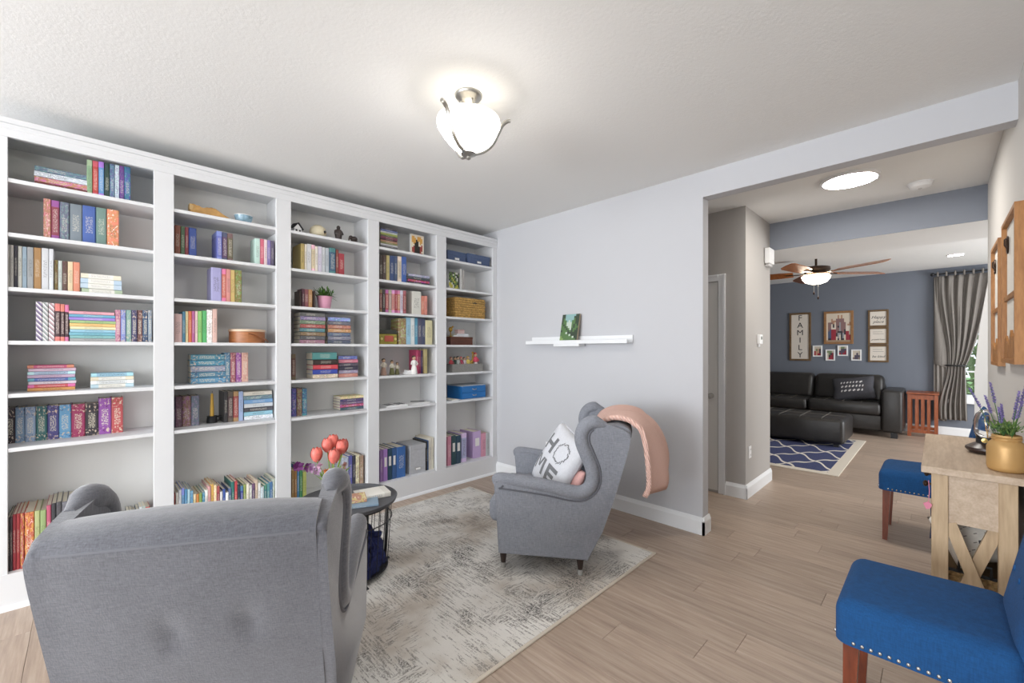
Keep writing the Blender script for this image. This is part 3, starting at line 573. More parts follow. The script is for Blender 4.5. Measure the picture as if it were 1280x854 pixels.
hstack(2, 4, .1, 423, 447, 445, ['#5a60b0', '#d87890', '#4a4858', '#3f3c50', '#9a88a8', '#d08878'], ['art', 'plain'], .13, 'right')
vrow(2, 5, .08, [364.8, 371, 378, 384], [485.5, 485.5, 486], ['#4a58a0', '#805850', '#3a6a98'], 'art', .14)
hstack(2, 5, .14, 425.5, 457.5, 495, ['#e0d890', '#3f3f70', '#6a5a80', '#b84a50', '#40506a'], 'art', .16, 'only')
vrow(2, 6, .05, [364.8, 368, 371.5, 374.5, 378.5, 383.5], [588, 588, 583, 584, 590], ['#b89050', '#a8783c', '#3f88b8', '#3f8a58', '#b0b858'], 'plain', .22, 'picture book')
vrow(2, 6, .1, [428, 436, 441, 445, 449.5, 455], [572, 570, 570, 569, 570], ['#a8b0c0', '#5a5aa8', '#383848', '#c8b898', '#a08868'], ['art', 'plain', 'plain', 'art', 'art'], .2)
# -- fourth bookcase
hstack(3, 0, .05, 476, 497, 285.5, ['#3f3a48', '#6a78b0', '#c8ccd0', '#a8b850', '#6a6a50', '#8a4060', '#5a3038', '#b88868', '#8a8a50', '#c8c8cc', '#7a7a80', '#404850'], 'plain', .14, 'only', None, None, 'slim case')
vrow(3, 1, .05, [474.7, 479, 483.2, 487.4, 493, 497.2, 502.4, 508.5], (318.3, 321), ['#4a4038', '#5a4a44', '#c0b070', '#3a5080', '#46587a', '#d8c8b0', '#2f5aa8'], ['art', 'plain', 'plain', 'plain', 'plain', 'band', 'plain'])
hstack(3, 1, .06, 510, 537, 343.5, ['#8fa0b8', '#404850', '#b84038', '#303848'], 'art', .16, 'only', None, None, 'slim case')
vrow(3, 2, .05, [474.7, 478, 482, 486, 490, 494, 497.2, 500.5, 504, 508], (361.8, 363.5), ['#8a4a48', '#3f3638', '#b85050', '#a89088', '#d89088', '#a83840', '#c88868', '#c8b8c8', '#a04848'], 'band', .15)
vrow(3, 2, .08, [515, 527, 530.8, 534.5], [364.5, 370, 370], ['#dcdcd2', '#d88068', '#e08a78'], 'plain', .17)
vrow(3, 3, .06, [498.5, 508, 513.8, 518.7, 522.5, 527.4, 532.3], [398, 397, 397, 397.5, 397.5, 398.5], ['#9a7a50', '#8fc0d8', '#d8e0e0', '#4a98b8', '#50506a', '#3f4868'], ['art', 'plain', 'plain', 'plain', 'plain', 'plain'], .15)
vrow(3, 3, .05, [532.6, 541], (400.5, 400.5), ['#d8d0a0'], 'plain', .1)
vrow(3, 4, .12, [521, 524, 526.5, 529], [437.5, 438, 438], ['#c83068', '#a02858', '#503868'], 'plain', .14)
vrow(3, 4, .1, [530.5, 534.5], (436.5, 436.5), ['#c8b878'], 'plain', .12)
vrow(3, 6, .05, [475.6, 479.2, 485, 490.7, 496, 507.5], [563, 562, 561, 560, 558.7], ['#9a70b0', '#a878c8', '#1f4860', '#2a5890', '#1f60a8'], ['plain', 'binder', 'binder', 'binder', 'plain'], .26, 'binder')
vrow(3, 6, .07, [533, 534.8, 536.3, 540, 542.5], [552, 551, 548, 547], ['#303030', '#2f5a90', '#d8d0c0', '#e0d8c4'], 'plain', .25)
# -- rightmost bookcase
vrow(4, 1, .1, [575.5, 578, 581], [336.5, 337, 337.5], ['#e0e0dc', '#b0aca8'], 'plain', .2)
vrow(4, 6, .05, [559.5, 564.6, 570.6, 577], [546, 545, 545], ['#d888a0', '#1f4850', '#1a4058'], ['plain', 'binder', 'binder'], .26, 'binder')
vrow(4, 6, .06, [577.3, 584], (542, 542), ['#a8a8d0'], 'band', .24, 'binder')
vrow(4, 6, .09, [592, 602, 608], (539.5, 541.5), ['#c0a0d0', '#d890a8'], ['binder', 'plain'], .24, 'binder')
vrow(4, 6, .08, [608.3, 613], (541, 541), ['#b8babc'], 'plain', .24)

# ------------------------------------------------------------------ things on the shelves
def on(x, y, k, s, inset): return Xat(x, YB+inset), YB+inset, SH[s]
def small(name, label, cat, x, k, s, inset, rz=0, group=None):
    return thing(name, label, cat, (Xat(x, YB+inset), YB+inset, SH[s]), rz, group)
def ball(bm, c, r, n=12, sz=1):
    r_ = bmesh.ops.create_uvsphere(bm, u_segments=n, v_segments=max(6, n//2), radius=r)
    for v in r_['verts']: v.co = Vector(c)+Vector((v.co.x, v.co.y, v.co.z*sz))
    return bm
# second bookcase, top shelf: carved wood and painted bowl
t = small('carved_fish', 'tan carved wooden fish on top shelf of second bookcase', 'carving', 263, 1, 0, .1)
pf = spline([(-.115, .0), (-.122, .06), (-.10, .075), (-.07, .062), (-.03, .058), (.0, .072), (.03, .064), (.07, .038), (.12, .012), (.115, 0)], 3)
bm = B(); prism(bm, [(p[0], p[1]) for p in pf], lambda u, v, d: (u, d, v), -.03, .03, bev=.012, seg=2); obj('body', bm, mat('carved_tan', '#c79a5c', .6, noise=.25, nscale=20), t, 50)
bm = B(); prism(bm, [(-.1, .06), (-.122, .072), (-.124, .03), (-.108, .03)], lambda u, v, d: (u, d, v), -.034, .034); obj('tail_fin', bm, mat('carved_pale', '#d4b27c', .6), t)
t = small('painted_bowl', 'pale blue painted glass bowl on top shelf of second bookcase', 'bowl', 304.5, 1, 0, .1)
bm = B(); lathe(bm, [(.035, 0), (.042, .004), (.052, .03), (.06, .062), (.057, .062), (.048, .03), (.036, .008), (.004, .006)], 24); obj('bowl', bm, mat('painted_sky', '#a8c8dc', .25, noise=.5, nscale=35, dark='#6a8a98'), t, 40)
bm = B(); tube(bm, [(.0595*math.cos(a), .0595*math.sin(a), .062) for a in [i*math.pi/12 for i in range(24)]], .0025, 6, closed=True); obj('rim', bm, M_white, t, True)
# bentwood box
t = small('bentwood_box', 'round copper brown bentwood box with pale lid beside notebooks', 'box', 309, 1, 3, .13)
bm = B(); lathe(bm, [(.115, 0), (.115, .088), (.004, .088)], 40); obj('body', bm, mat('bentwood', '#a86c42', .45, noise=.3, nscale=12, stretch=(1, 1, 12)), t, 40)
bm = B(); lathe(bm, [(.119, .084), (.119, .098), (.112, .101), (.004, .101)], 40); obj('lid', bm, mat('bentwood_lid', '#d8bfa4', .5), t, 40)
bm = B(); tube(bm, [(-.02, -.118, .07), (.03, -.121, .055), (.09, -.112, .03), (.125, -.05, .012)], .008, 6, flat=.5); obj('handle_strap', bm, mat('bentwood_dark', '#8a5430', .5), t, True)
# candle
t = small('chamberstick', 'black metal candle holder on sixth shelf of second bookcase', 'candle holder', 265, 1, 5, .2)
bm = B(); lathe(bm, [(.034, 0), (.034, .008), (.030, .045), (.033, .05), (.016, .05), (.014, .02)], 20); obj('cup', bm, M_black, t, 40)
bm = B(); tube(bm, [(.03, 0, .042), (.052, 0, .046), (.058, 0, .03), (.05, 0, .016), (.032, 0, .014)], .006, 6); obj('ring_handle', bm, M_black, t, True)
c = thing('taper_candle', 'yellow taper candle standing in the black holder', 'candle', (Xat(265, YB+.2), YB+.2, SH[5]+.02))
bm = B(); lathe(bm, [(.014, 0), (.012, .09), (.008, .185), (.003, .195)], 14); obj('wax', bm, mat('yellow_wax', '#d9ae4c', .5), c, 40); bm = B(); tube(bm, [(0, 0, .19), (.002, 0, .21)], .0015, 5); obj('wick', bm, M_black, c)
# middle bookcase top shelf
t = small('miniature_house', 'black and white miniature house on top shelf of middle bookcase', 'figurine', 370, 2, 0, .09, .3)
obj('walls', bx(-.033, .033, -.025, .025, 0, .042), M_white, t); bm = B(); prism(bm, [(-.033, .042), (.033, .042), (0, .075)], lambda u, v, d: (u, d, v), -.025, .025); obj('gable', bm, M_white, t)
for s_ in (-1, 1):
    bm = B(); obox(bm, (s_*.045, 0, .035), (0, 0, .083), .066, .006, (0, 1, 0)); obj('roof_panel', bm, M_black, t)
obj('door', bx(.008, .024, -.027, -.024, 0, .03), M_black, t); obj('window', bx(-.022, -.006, -.027, -.024, .014, .03), M_black, t)
t = small('cream_gourd', 'round cream gourd birdhouse with small dark hole on top shelf', 'ornament', 397.5, 2, 0, .12)
bm = B(); lathe(bm, [(.01, 0), (.04, .006), (.062, .03), (.066, .055), (.056, .085), (.03, .106), (.008, .112)], 24); obj('body', bm, mat('gourd_cream', '#ddd2b4', .6, noise=.12, nscale=25), t, 50)
bm = B(); lathe(bm, [(.011, 0), (.011, .012), (.002, .012)], 14); obj('entrance_hole', bm, M_black, t, False, (.03, -.049, .05), (R90, 0, .5)); bm = B(); tube(bm, [(.03, -.056, .034), (.034, -.07, .033)], .003, 6); obj('perch', bm, mat('gourd_stem', '#a08050'), t)
t = small('standing_figure', 'dark carved standing figurine on top shelf of middle bookcase', 'figurine', 423, 2, 0, .1)
M_dkf = mat('dark_carving', '#3a302c', .5, noise=.3, nscale=40)
bm = B(); lathe(bm, [(.022, 0), (.027, .008), (.026, .03), (.03, .06), (.032, .085), (.024, .1), (.01, .106)], 14); obj('robe', bm, M_dkf, t, 50)
bm = B(); ball(bm, (0, 0, .118), .016, 12, 1.2); obj('head', bm, M_dkf, t, True)
for s_ in (-1, 1):
    bm = B(); tube(bm, [(s_*.026, 0, .09), (s_*.034, -.01, .065), (s_*.01, -.03, .055)], [.009, .008, .006], 6); obj('arm', bm, M_dkf, t, True)
t = small('carved_elephant', 'small dark brown carved animal on top shelf of middle bookcase', 'figurine', 442.5, 2, 0, .1)
bm = B(); ball(bm, (0, 0, .045), .03, 12, .85); obj('body', bm, M_dkf, t, True); bm = B(); ball(bm, (-.03, -.004, .055), .018, 10); tube(bm, [(-.042, -.004, .05), (-.05, -.006, .03), (-.05, -.008, .012)], [.008, .006, .004], 6); obj('head', bm, M_dkf, t, True)
for x_, y_ in ((-.016, -.014), (.016, -.014), (-.016, .014), (.016, .014)):
    bm = B(); tube(bm, [(x_, y_, .03), (x_, y_, 0)], .009, 8); obj('leg', bm, M_dkf, t)
# bookend holding old books + potted plant
t = small('wooden_bookend', 'dark wooden bookend tray around small old books', 'bookend', 384, 2, 2, .06)
obj('base', bx(-.062, .056, -.006, .11, -.0, .0), M_walnut, t); obj('side_block', bx(-.062, -.046, -.008, .11, 0, .13, bev=.002, seg=1), mat('bookend_dark', '#3c2c26', .5), t); obj('side_block', bx(.050, .062, -.008, .11, 0, .14, bev=.002, seg=1), mat('bookend_dark', '#3c2c26', .5), t)
bpy.data.objects.remove([c_ for c_ in t.children if c_.name.startswith('base')][0])
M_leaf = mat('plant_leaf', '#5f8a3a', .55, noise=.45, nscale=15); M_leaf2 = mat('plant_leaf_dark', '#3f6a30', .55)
def blade(bm, a, d, L, w, droop, up=Vector((0, 0, 1))):
    a = Vector(a); d = Vector(d).normalized(); s_ = d.cross(up); s_ = s_.normalized() if s_.length > .01 else Vector((1, 0, 0)); pr = None
    for i, (tt, ww) in enumerate(((0, .35), (.4, 1), (.75, .7), (1, .05))):
        p = a+d*L*tt-up*droop*L*tt*tt; q = (bm.verts.new(p-s_*w*ww), bm.verts.new(p+s_*w*ww))
        if pr: bm.faces.new((pr[0], pr[1], q[1], q[0]))
        pr = q
t = small('potted_plant', 'bushy green plant in a pink pot on the middle bookcase', 'plant', 405.5, 2, 2, .12)
bm = B(); lathe(bm, [(.043, 0), (.046, .004), (.06, .102), (.064, .102), (.064, .108), (.056, .108), (.052, .09), (.004, .088)], 28); obj('pot', bm, mat('pot_pink', '#dd9fb8', .4), t, 40)
bm = B(); lathe(bm, [(.053, .09), (.004, .094)], 20, cap=False); obj('soil', bm, mat('soil', '#3c2f26', .9), t)
rnd = random.Random(3); bm = B(); b2 = B()
for i in range(260):
    a = rnd.uniform(0, 6.283); e = rnd.uniform(.2, 1.4); d = Vector((math.cos(a)*math.cos(e), math.sin(a)*math.cos(e), math.sin(e))); st_ = Vector((rnd.uniform(-.03, .03), rnd.uniform(-.03, .03), .09))+d*rnd.uniform(.01, .075)
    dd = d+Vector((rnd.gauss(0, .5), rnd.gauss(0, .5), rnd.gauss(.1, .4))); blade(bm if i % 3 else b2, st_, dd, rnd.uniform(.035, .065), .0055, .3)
obj('leaves', bm, M_leaf, t); obj('dark_leaves', b2, M_leaf2, t)  # every third leaf is a darker green
# fourth bookcase bits
def pic(P0, w, h, depth, name, label, cat, rows, pal, frame, M4=None, rotz=0, tilt=0):
    """leaning / standing panel with printed front facing -Y locally"""
    t = thing(name, label, cat, P0, rotz); t.rotation_euler = (-tilt, 0, rotz)
    obj('panel', bx(-w/2, w/2, 0, depth, 0, h), frame, t); print_panel('printed_face', t, lambda u, v: (-w/2+u*w, -.0008, v*h), rows, pal, M_print); return t
pic(on(521.5, 0, 3, 0, .1), .15, .205, .02, 'canvas_print', 'small cream canvas of a dark robed figure among autumn leaves', 'canvas print',
    ['wwwwwwwwww', 'woowwoooww', 'wooowoooow', 'woooboooow', 'wooobbwoow', 'wwobbbwoww', 'wwwbbbwwrw', 'wwrbbbbrrw', 'wrrbbbbrrw', 'wrrbbbbrrw', 'wrrbbbbrww', 'wwrbbbbrrw', 'wwwwwwwwww'], {'w': '#e6dcc8', 'o': '#dba552', 'b': '#2c2a24', 'r': '#a0463c'}, M_white)
t = small('toy_radio', 'green and yellow vintage radio with dark top on fourth shelf', 'radio', 488, 3, 3, .06)
obj('body', bx(-.115, .07, 0, .09, 0, .095, bev=.006), mat('radio_olive', '#9a8f3c', .5, noise=.3, nscale=30), t); obj('top', bx(-.115, .07, .004, .09, .095, .135, bev=.006), mat('radio_dark', '#3e4038', .5), t)
obj('speaker', bx(-.06, .03, -.004, .002, .025, .08, bev=.002, seg=1), mat('radio_red', '#b45a4a', .5), t)
for x_ in (-.09, .05):
    bm = B(); lathe(bm, [(.012, 0), (.012, .008), (.002, .009)], 12); obj('dial', bm, mat('radio_cream', '#d8c880', .5), t, False, (x_, 0, .05), (R90, 0, 0))
def person_fig(name, label, x, k, s, inset, h, c1, c2, c3, group=None):
    t = small(name, label, 'figurine', x, k, s, inset, 0, group); r = h*.17
    bm = B(); lathe(bm, [(r*.9, 0), (r*1.05, h*.03), (r*.8, h*.3), (r*.6, h*.45)], 12); obj('skirt', bm, mat('fig_'+c2, c2, .6), t, 50)
    bm = B(); lathe(bm, [(r*.55, h*.44), (r*.75, h*.6), (r*.62, h*.7), (r*.25, h*.74)], 12); obj('torso', bm, mat('fig_'+c1, c1, .6), t, 50)
    bm = B(); ball(bm, (0, 0, h*.83), h*.1, 10, 1.1); obj('head', bm, mat('fig_skin', '#c8a488', .6), t, True); bm = B(); ball(bm, (0, h*.02, h*.87), h*.105, 10, .9); obj('hair', bm, mat('fig_'+c3, c3, .7), t, True)
    for s_ in (-1, 1):
        bm = B(); tube(bm, [(s_*r*.7, 0, h*.66), (s_*r*1.15, -h*.04, h*.52), (s_*r*.5, -h*.1, h*.48)], [h*.04, h*.035, h*.025], 6); obj('arm', bm, mat('fig_'+c1, c1, .6), t, True)
    return t
person_fig('lady_figurine', 'tallest pale figurine with dark hair, left on fifth shelf of fourth bookcase', 479.5, 3, 4, .1, .165, '#d8cfc0', '#b09080', '#4a3a30')
person_fig('child_figurine', 'pale figurine with olive base, middle of the fifth shelf figurines', 490, 3, 4, .12, .145, '#d8d4c4', '#6f7048', '#4a4030')
person_fig('child_figurine', 'shorter figurine with round head, right of the fifth shelf figurines', 496.5, 3, 4, .12, .125, '#d0c8b8', '#6a6844', '#5a4a38')
person_fig('bride_figurine', 'white statuette before the magenta books on fifth shelf', 517.5, 3, 4, .06, .19, '#eceae6', '#f0eeea', '#4a3a30')
obj_ = small('statuette_plinth', 'low white block beside the white statuette', 'block', 511, 3, 4, .08); obj('block', bx(-.028, .022, -.02, .04, 0, .04, bev=.004), M_white, obj_); obj('step', bx(-.04, -.028, -.02, .04, 0, .022, bev=.002), M_white, obj_)
# papers on sixth shelf
M_scrib = mat('ink', '#3c3c42', .6)
t = small('open_notebook', 'open white notebook with scribbles on sixth shelf of fourth bookcase', 'notebook', 492, 3, 5, .1)
for s_ in (-1, 1):
    bm = B(); prism(bm, [(0, 0), (s_*.11, 0), (s_*.11, .012), (s_*.05, .018), (0, .012)], lambda u, v, d: (u, d, v), -.07, .1); pg = obj('page_block', bm, M_white, t)
    for q in range(4): obj('written_line', bx(min(s_*.02, s_*.09), max(s_*.02, s_*.09), -.05+q*.03, -.042+q*.03, .016, .0185), M_scrib, pg)
t = small('paper_stack', 'loose white papers with a pen on sixth shelf of fourth bookcase', 'papers', 520, 3, 5, .12)
for q in range(3): obj('sheet', bx(-.1+q*.006, .1+q*.008, -.08, .1+q*.01, q*.004, q*.004+.003), M_white, t)
p_ = thing('pen', 'black pen lying on the papers', 'pen', (Xat(524, YB+.12), YB+.14, SH[5]+.0155), -.5); bm = B(); tube(bm, [(-.075, 0, 0), (.06, 0, 0)], .004, 8); obj('barrel', bm, M_black, p_, True); bm = B(); tube(bm, [(.06, 0, 0), (.075, 0, 0)], [.004, .001], 8); obj('tip', bm, M_metal, p_, True)
# storage boxes
def lidded(name, label, x0, x1, k, s, inset, ytop, colr, depth, lid=.25, group=None, fl=None):
    Y = YB+inset; a, b_ = Xat(x0, Y), Xat(x1, Y); h = zat((x0+x1)/2, ytop, Y)-SH[s]; t = thing(name, label, 'box', ((a+b_)/2, Y, SH[s]), 0, group); w = (b_-a)/2; mm = mat('box_'+colr, colr, .7, noise=.08, nscale=40)
    obj('body', bx(-w+.004, w-.004, .004, depth-.004, 0, h*(1-lid)), mm, t); obj('lid', bx(-w, w, 0, depth, h*(1-lid), h, bev=.002, seg=1), mm, t)
    zz = h*(1-lid)*(.5 if fl is None else fl); pl = obj('label_holder', bx(-.03, .03, -.0, .004, zz-.012, zz+.012), M_metal, t); obj('label_card', bx(-.026, .026, -.001, .0, zz-.009, zz+.009), M_white, pl); return t
lidded('storage_box', 'navy blue storage box with label, left on top shelf of rightmost bookcase', 559.5, 583, 4, 0, .06, 314.5, '#4f5f80', .25, .42, 'navy boxes on top shelf of rightmost bookcase')
lidded('storage_box', 'navy blue storage box with label, right on top shelf of rightmost bookcase', 585, 612.5, 4, 0, .04, 319, '#4f5f80', .25, .42, 'navy boxes on top shelf of rightmost bookcase')
lidded('file_box', 'light grey file box with lid among binders on bottom shelf', 512.5, 532.5, 3, 6, .05, 556, '#b4b5b9', .26, .16, None, .2)
pic(on(567.5, 0, 4, 1, .09), .135, .185, .03, 'photo_book', 'book facing out with green and yellow garden cover photograph', 'book',
    ['kgkkgwwk', 'gkgwgkkg', 'kggkgwkk', 'gkyggkwk', 'kggykgwk', 'wkggyggk', 'yywkggkk', 'yyywkgyk', 'wyywgyyg', 'wwwgyykk'], {'k': '#3a4034', 'g': '#6f8a48', 'w': '#d8d8cc', 'y': '#c8c050'}, M_white)
# wicker basket
def wickbox(t, w, d, h, rows, m, tw=.0):
    b = B()
    for r in range(rows):
        z = (r+.5)*h/rows; pts = []; n = 56
        for i in range(n):
            q = i/n*4; sd = int(q); f = q-sd; ww, dd = w/2, d/2
            p = [(-ww+2*ww*f, -dd), (ww, -dd+2*dd*f), (ww-2*ww*f, dd), (-ww, dd-2*dd*f)][sd]
            k_ = 1+(.012 if (i+r) % 2 else -.012); pts.append((p[0]*k_, p[1]*k_, z))
        tube(b, pts, h/rows*.56, 5, closed=True)
    o = obj('weave', b, m, t, True); obj('lining', bx(-w/2+.008, w/2-.008, -d/2+.008, d/2-.008, .002, h-.01), mat('basket_inside', '#5a4428', .9), t); return o
t = small('wicker_basket', 'golden woven basket with dark handle hole on third shelf', 'basket', 578.5, 4, 2, .18); wickbox(t, .4, .26, .215, 9, M_wicker); obj('handle_hole', bx(.03, .095, -.139, -.128, .15, .185, bev=.003, seg=1), M_black, t)
# wooden box with books and figurine
t = small('keepsake_box', 'reddish brown wooden keepsake box on fourth shelf of rightmost bookcase', 'box', 577.5, 4, 3, .1); obj('body', bx(-.15, .15, 0, .16, 0, .066, bev=.003, seg=1), M_walnut, t); obj('lid', bx(-.152, .152, -.002, .162, .066, .088, bev=.003, seg=1), M_walnut, t)
zb = SH[3]+.088; Yb = YB+.11
book((Xat(567, Yb), Yb, zb+.009), .017, .13, .2, '#e4e6ea', 'plain', 'white book lying on the reddish brown keepsake box, lower one', 'books on the keepsake box', (0, R90, 0)); book((Xat(571, Yb), Yb, zb+.026), .016, .12, .16, '#dde0e4', 'plain', 'white book on the keepsake box, upper one', 'books on the keepsake box', (0, R90, 0))
t = thing('pink_trinket_box', 'pale pink trinket box on top of white books', 'box', (Xat(578, Yb), Yb+.05, zb+.0345)); obj('body', bx(-.045, .045, -.03, .03, 0, .03, bev=.004), mat('trinket_pink', '#dcc0bc', .5), t); obj('lid', bx(-.047, .047, -.032, .032, .03, .045, bev=.004), mat('trinket_pink2', '#d8b4b0', .5), t)
t = thing('gold_figurine', 'small golden bird figurine on the keepsake box', 'figurine', (Xat(565, YB+.12)-.01, YB+.125, zb)); M_gold = mat('gold_paint', '#b8923f', .35, .7)
t.location = (Xat(563.5, YB+.12), YB+.125, zb); bm = B(); lathe(bm, [(.014, 0), (.014, .006), (.005, .012), (.005, .05), (.012, .056)], 12); obj('stand', bm, M_gold, t, 40); bm = B(); ball(bm, (0, 0, .078), .022, 12, 1.2); tube(bm, [(.012, -.008, .095), (.022, -.012, .108), (.03, -.02, .104)], [.01, .009, .002], 6); obj('bird', bm, M_gold, t, True)
# grey bin of little toys
t = small('grey_bin', 'long grey fabric bin on fifth shelf of rightmost bookcase', 'bin', 581, 4, 4, .12); mm = mat('bin_grey', '#8c8a86', .9, noise=.12, nscale=60)
for a in ((-.22, .2, -.07, -.062, 0, .085), (-.22, .2, .062, .07, 0, .085), (-.22, -.212, -.062, .062, 0, .085), (.192, .2, -.062, .062, 0, .085)): obj('side_wall', bx(*a), mm, t)
obj('bottom', bx(-.212, .192, -.062, .062, 0, .006), mm, t)
bx_ = t.location.x
for i, (dx, h, c1, c2, c3, nm) in enumerate([(-.185, .165, '#c8505a', '#a83848', '#7a3038', 'red toy figure at the left end of the grey bin'), (-.135, .165, '#2f4a40', '#384038', '#203028', 'dark green toy figure in the grey bin'), (-.095, .17, '#c8ccc8', '#2f5048', '#303038', 'white and green toy figure in the grey bin'), (-.05, .165, '#b04058', '#503868', '#c05060', 'red and purple toy figure in the grey bin'), (-.005, .16, '#d8d0d8', '#40385a', '#4a3040', 'pale toy figure with dark skirt in the grey bin'), (.045, .17, '#e0cc70', '#d8b850', '#a88838', 'yellow toy figure in the grey bin'), (.15, .21, '#d8506a', '#e8d8d8', '#c83848', 'tall red and white toy figure at the bin right end')]):
    f = person_fig('toy_figure', nm, 581, 4, 4, .12, h, c1, c2, c3, 'toy figures in the grey bin'); f.location = (bx_+dx, YB+.12, SH[4]+.006)
t = thing('toy_giraffe', 'spotted yellow toy giraffe in the grey bin', 'figurine', (bx_+.095, YB+.12, SH[4]+.006)); mm = mat('giraffe', '#d8b048', .5, noise=.5, nscale=90, dark='#6a4820')
bm = B(); ball(bm, (0, 0, .095), .022, 10, .9); obj('body', bm, mm, t, True); bm = B(); tube(bm, [(.01, 0, .1), (.018, 0, .16), (.02, 0, .195)], [.012, .009, .008], 8); ball(bm, (.012, -.006, .2), .014, 8, .8); obj('neck_and_head', bm, mm, t, True)
for x_, y_ in ((-.012, -.01), (.012, -.01), (-.012, .01), (.012, .01)):
    bm = B(); tube(bm, [(x_, y_, .09), (x_, y_, 0)], .006, 6); obj('leg', bm, mm, t)
# blue drawer box
t = small('blue_drawer_box', 'bright blue two-drawer desk box on sixth shelf of rightmost bookcase', 'drawer box', 591, 4, 5, .06); mm = mat('box_blue', '#1f6fb4', .5)
obj('case', bx(-.17, .17, .004, .26, 0, .135), mm, t); obj('grey_top', bx(-.175, .175, 0, .265, .135, .147, bev=.003, seg=1), mat('box_top_grey', '#a8b0b8', .5), t)
for z0 in (.006, .07):
    d_ = obj('drawer', bx(-.165, .165, -.004, .006, z0, z0+.06, bev=.002, seg=1), mm, t); bm = B(); tube(bm, [(-.025, -.004, z0+.035), (-.02, -.014, z0+.028), (.02, -.014, z0+.028), (.025, -.004, z0+.035)], .004, 6); obj('handle', bm, M_metal, d_, True)
t.location.x = Xat(593.5, YB+.06)-.01
t = small('white_folder', 'flat white folder beside the blue drawer box', 'folder', 566, 4, 5, .08); obj('cover', bx(-.05, .035, -.06, .1, 0, .006, bev=.001, seg=1), M_white, t); obj('insert', bx(-.045, .03, -.05, .09, .006, .012), M_page, t)

# ------------------------------------------------------------------ picture ledge
t = thing('picture_ledge', 'long white picture ledge mounted on the grey wall', 'shelf', (XW, 2.405, 1.455))
obj('back_rail', bx(-.016, 0, -.577, .577, .01, .07, bev=.002, seg=1), M_trim, t); obj('ledge_board', bx(-.1, -.012, -.577, .577, .0, .014, bev=.001, seg=1), M_trim, t); obj('front_lip', bx(-.112, -.1, -.577, .577, -.002, .032, bev=.002, seg=1), M_trim, t); obj('bracket', bx(-.115, -.02, -.09, .21, -.026, -.002, bev=.003, seg=1), M_trim, t)
t = thing('landscape_painting', 'small green woodland path painting leaning on the picture ledge', 'painting', (XW-.09, 2.46, 1.4705)); t.rotation_euler = (0, math.radians(12), 0)
obj('canvas', bx(0, .018, -.1, .1, 0, .27), mat('canvas_edge', '#a89880', .8), t)
rows = ['kkbbbbbbkk', 'kkbbbbbkkk', 'kgbbbbbgkk', 'kggbwbggkk', 'kggwwwggkk', 'gkgwwwgkgk', 'ggkgwwgkgg', 'gggkgwkggk', 'kgggkgkgkk', 'gggwkkkkkk', 'gggggwkkkk', 'lggggggwkk', 'llgggggggk', 'lllggggggg']
print_panel('painted_face', t, lambda u, v: (-.001, .1-.2*u, .27*v), rows, {'k': '#3c4a3c', 'b': '#8fb4b4', 'g': '#5a7a4c', 'w': '#c4d0c4', 'l': '#86a060'}, M_print)

# ------------------------------------------------------------------ rugs
def rug(name, label, x0, x1, y0, y1, m, medge, h=.011, bw=.025):
    t = thing(name, label, 'rug', ((x0+x1)/2, (y0+y1)/2, 0)); w, d = (x1-x0)/2, (y1-y0)/2
    obj('pile', bx(-w+bw, w-bw, -d+bw, d-bw, .0005, h, bev=.003, seg=1), m, t)
    for a in ((-w, w, -d, -d+bw), (-w, w, d-bw, d), (-w, -w+bw, -d+bw, d-bw), (w-bw, w, -d+bw, d-bw)): obj('border', bx(*a, .0005, h*.95, bev=.002, seg=1), medge, t)
rug('area_rug', 'distressed cream and grey area rug under the armchairs', -.1, 2.755, 1.36, 3.36, M_rug, M_rugedge, .011, .018)
rug('trellis_rug', 'navy rug with white trellis pattern under the ottoman', 5.83, 8.38, .77, 2.75, M_rug2, mat('rug_cream', '#d6cdbf', .95), .011, .11)

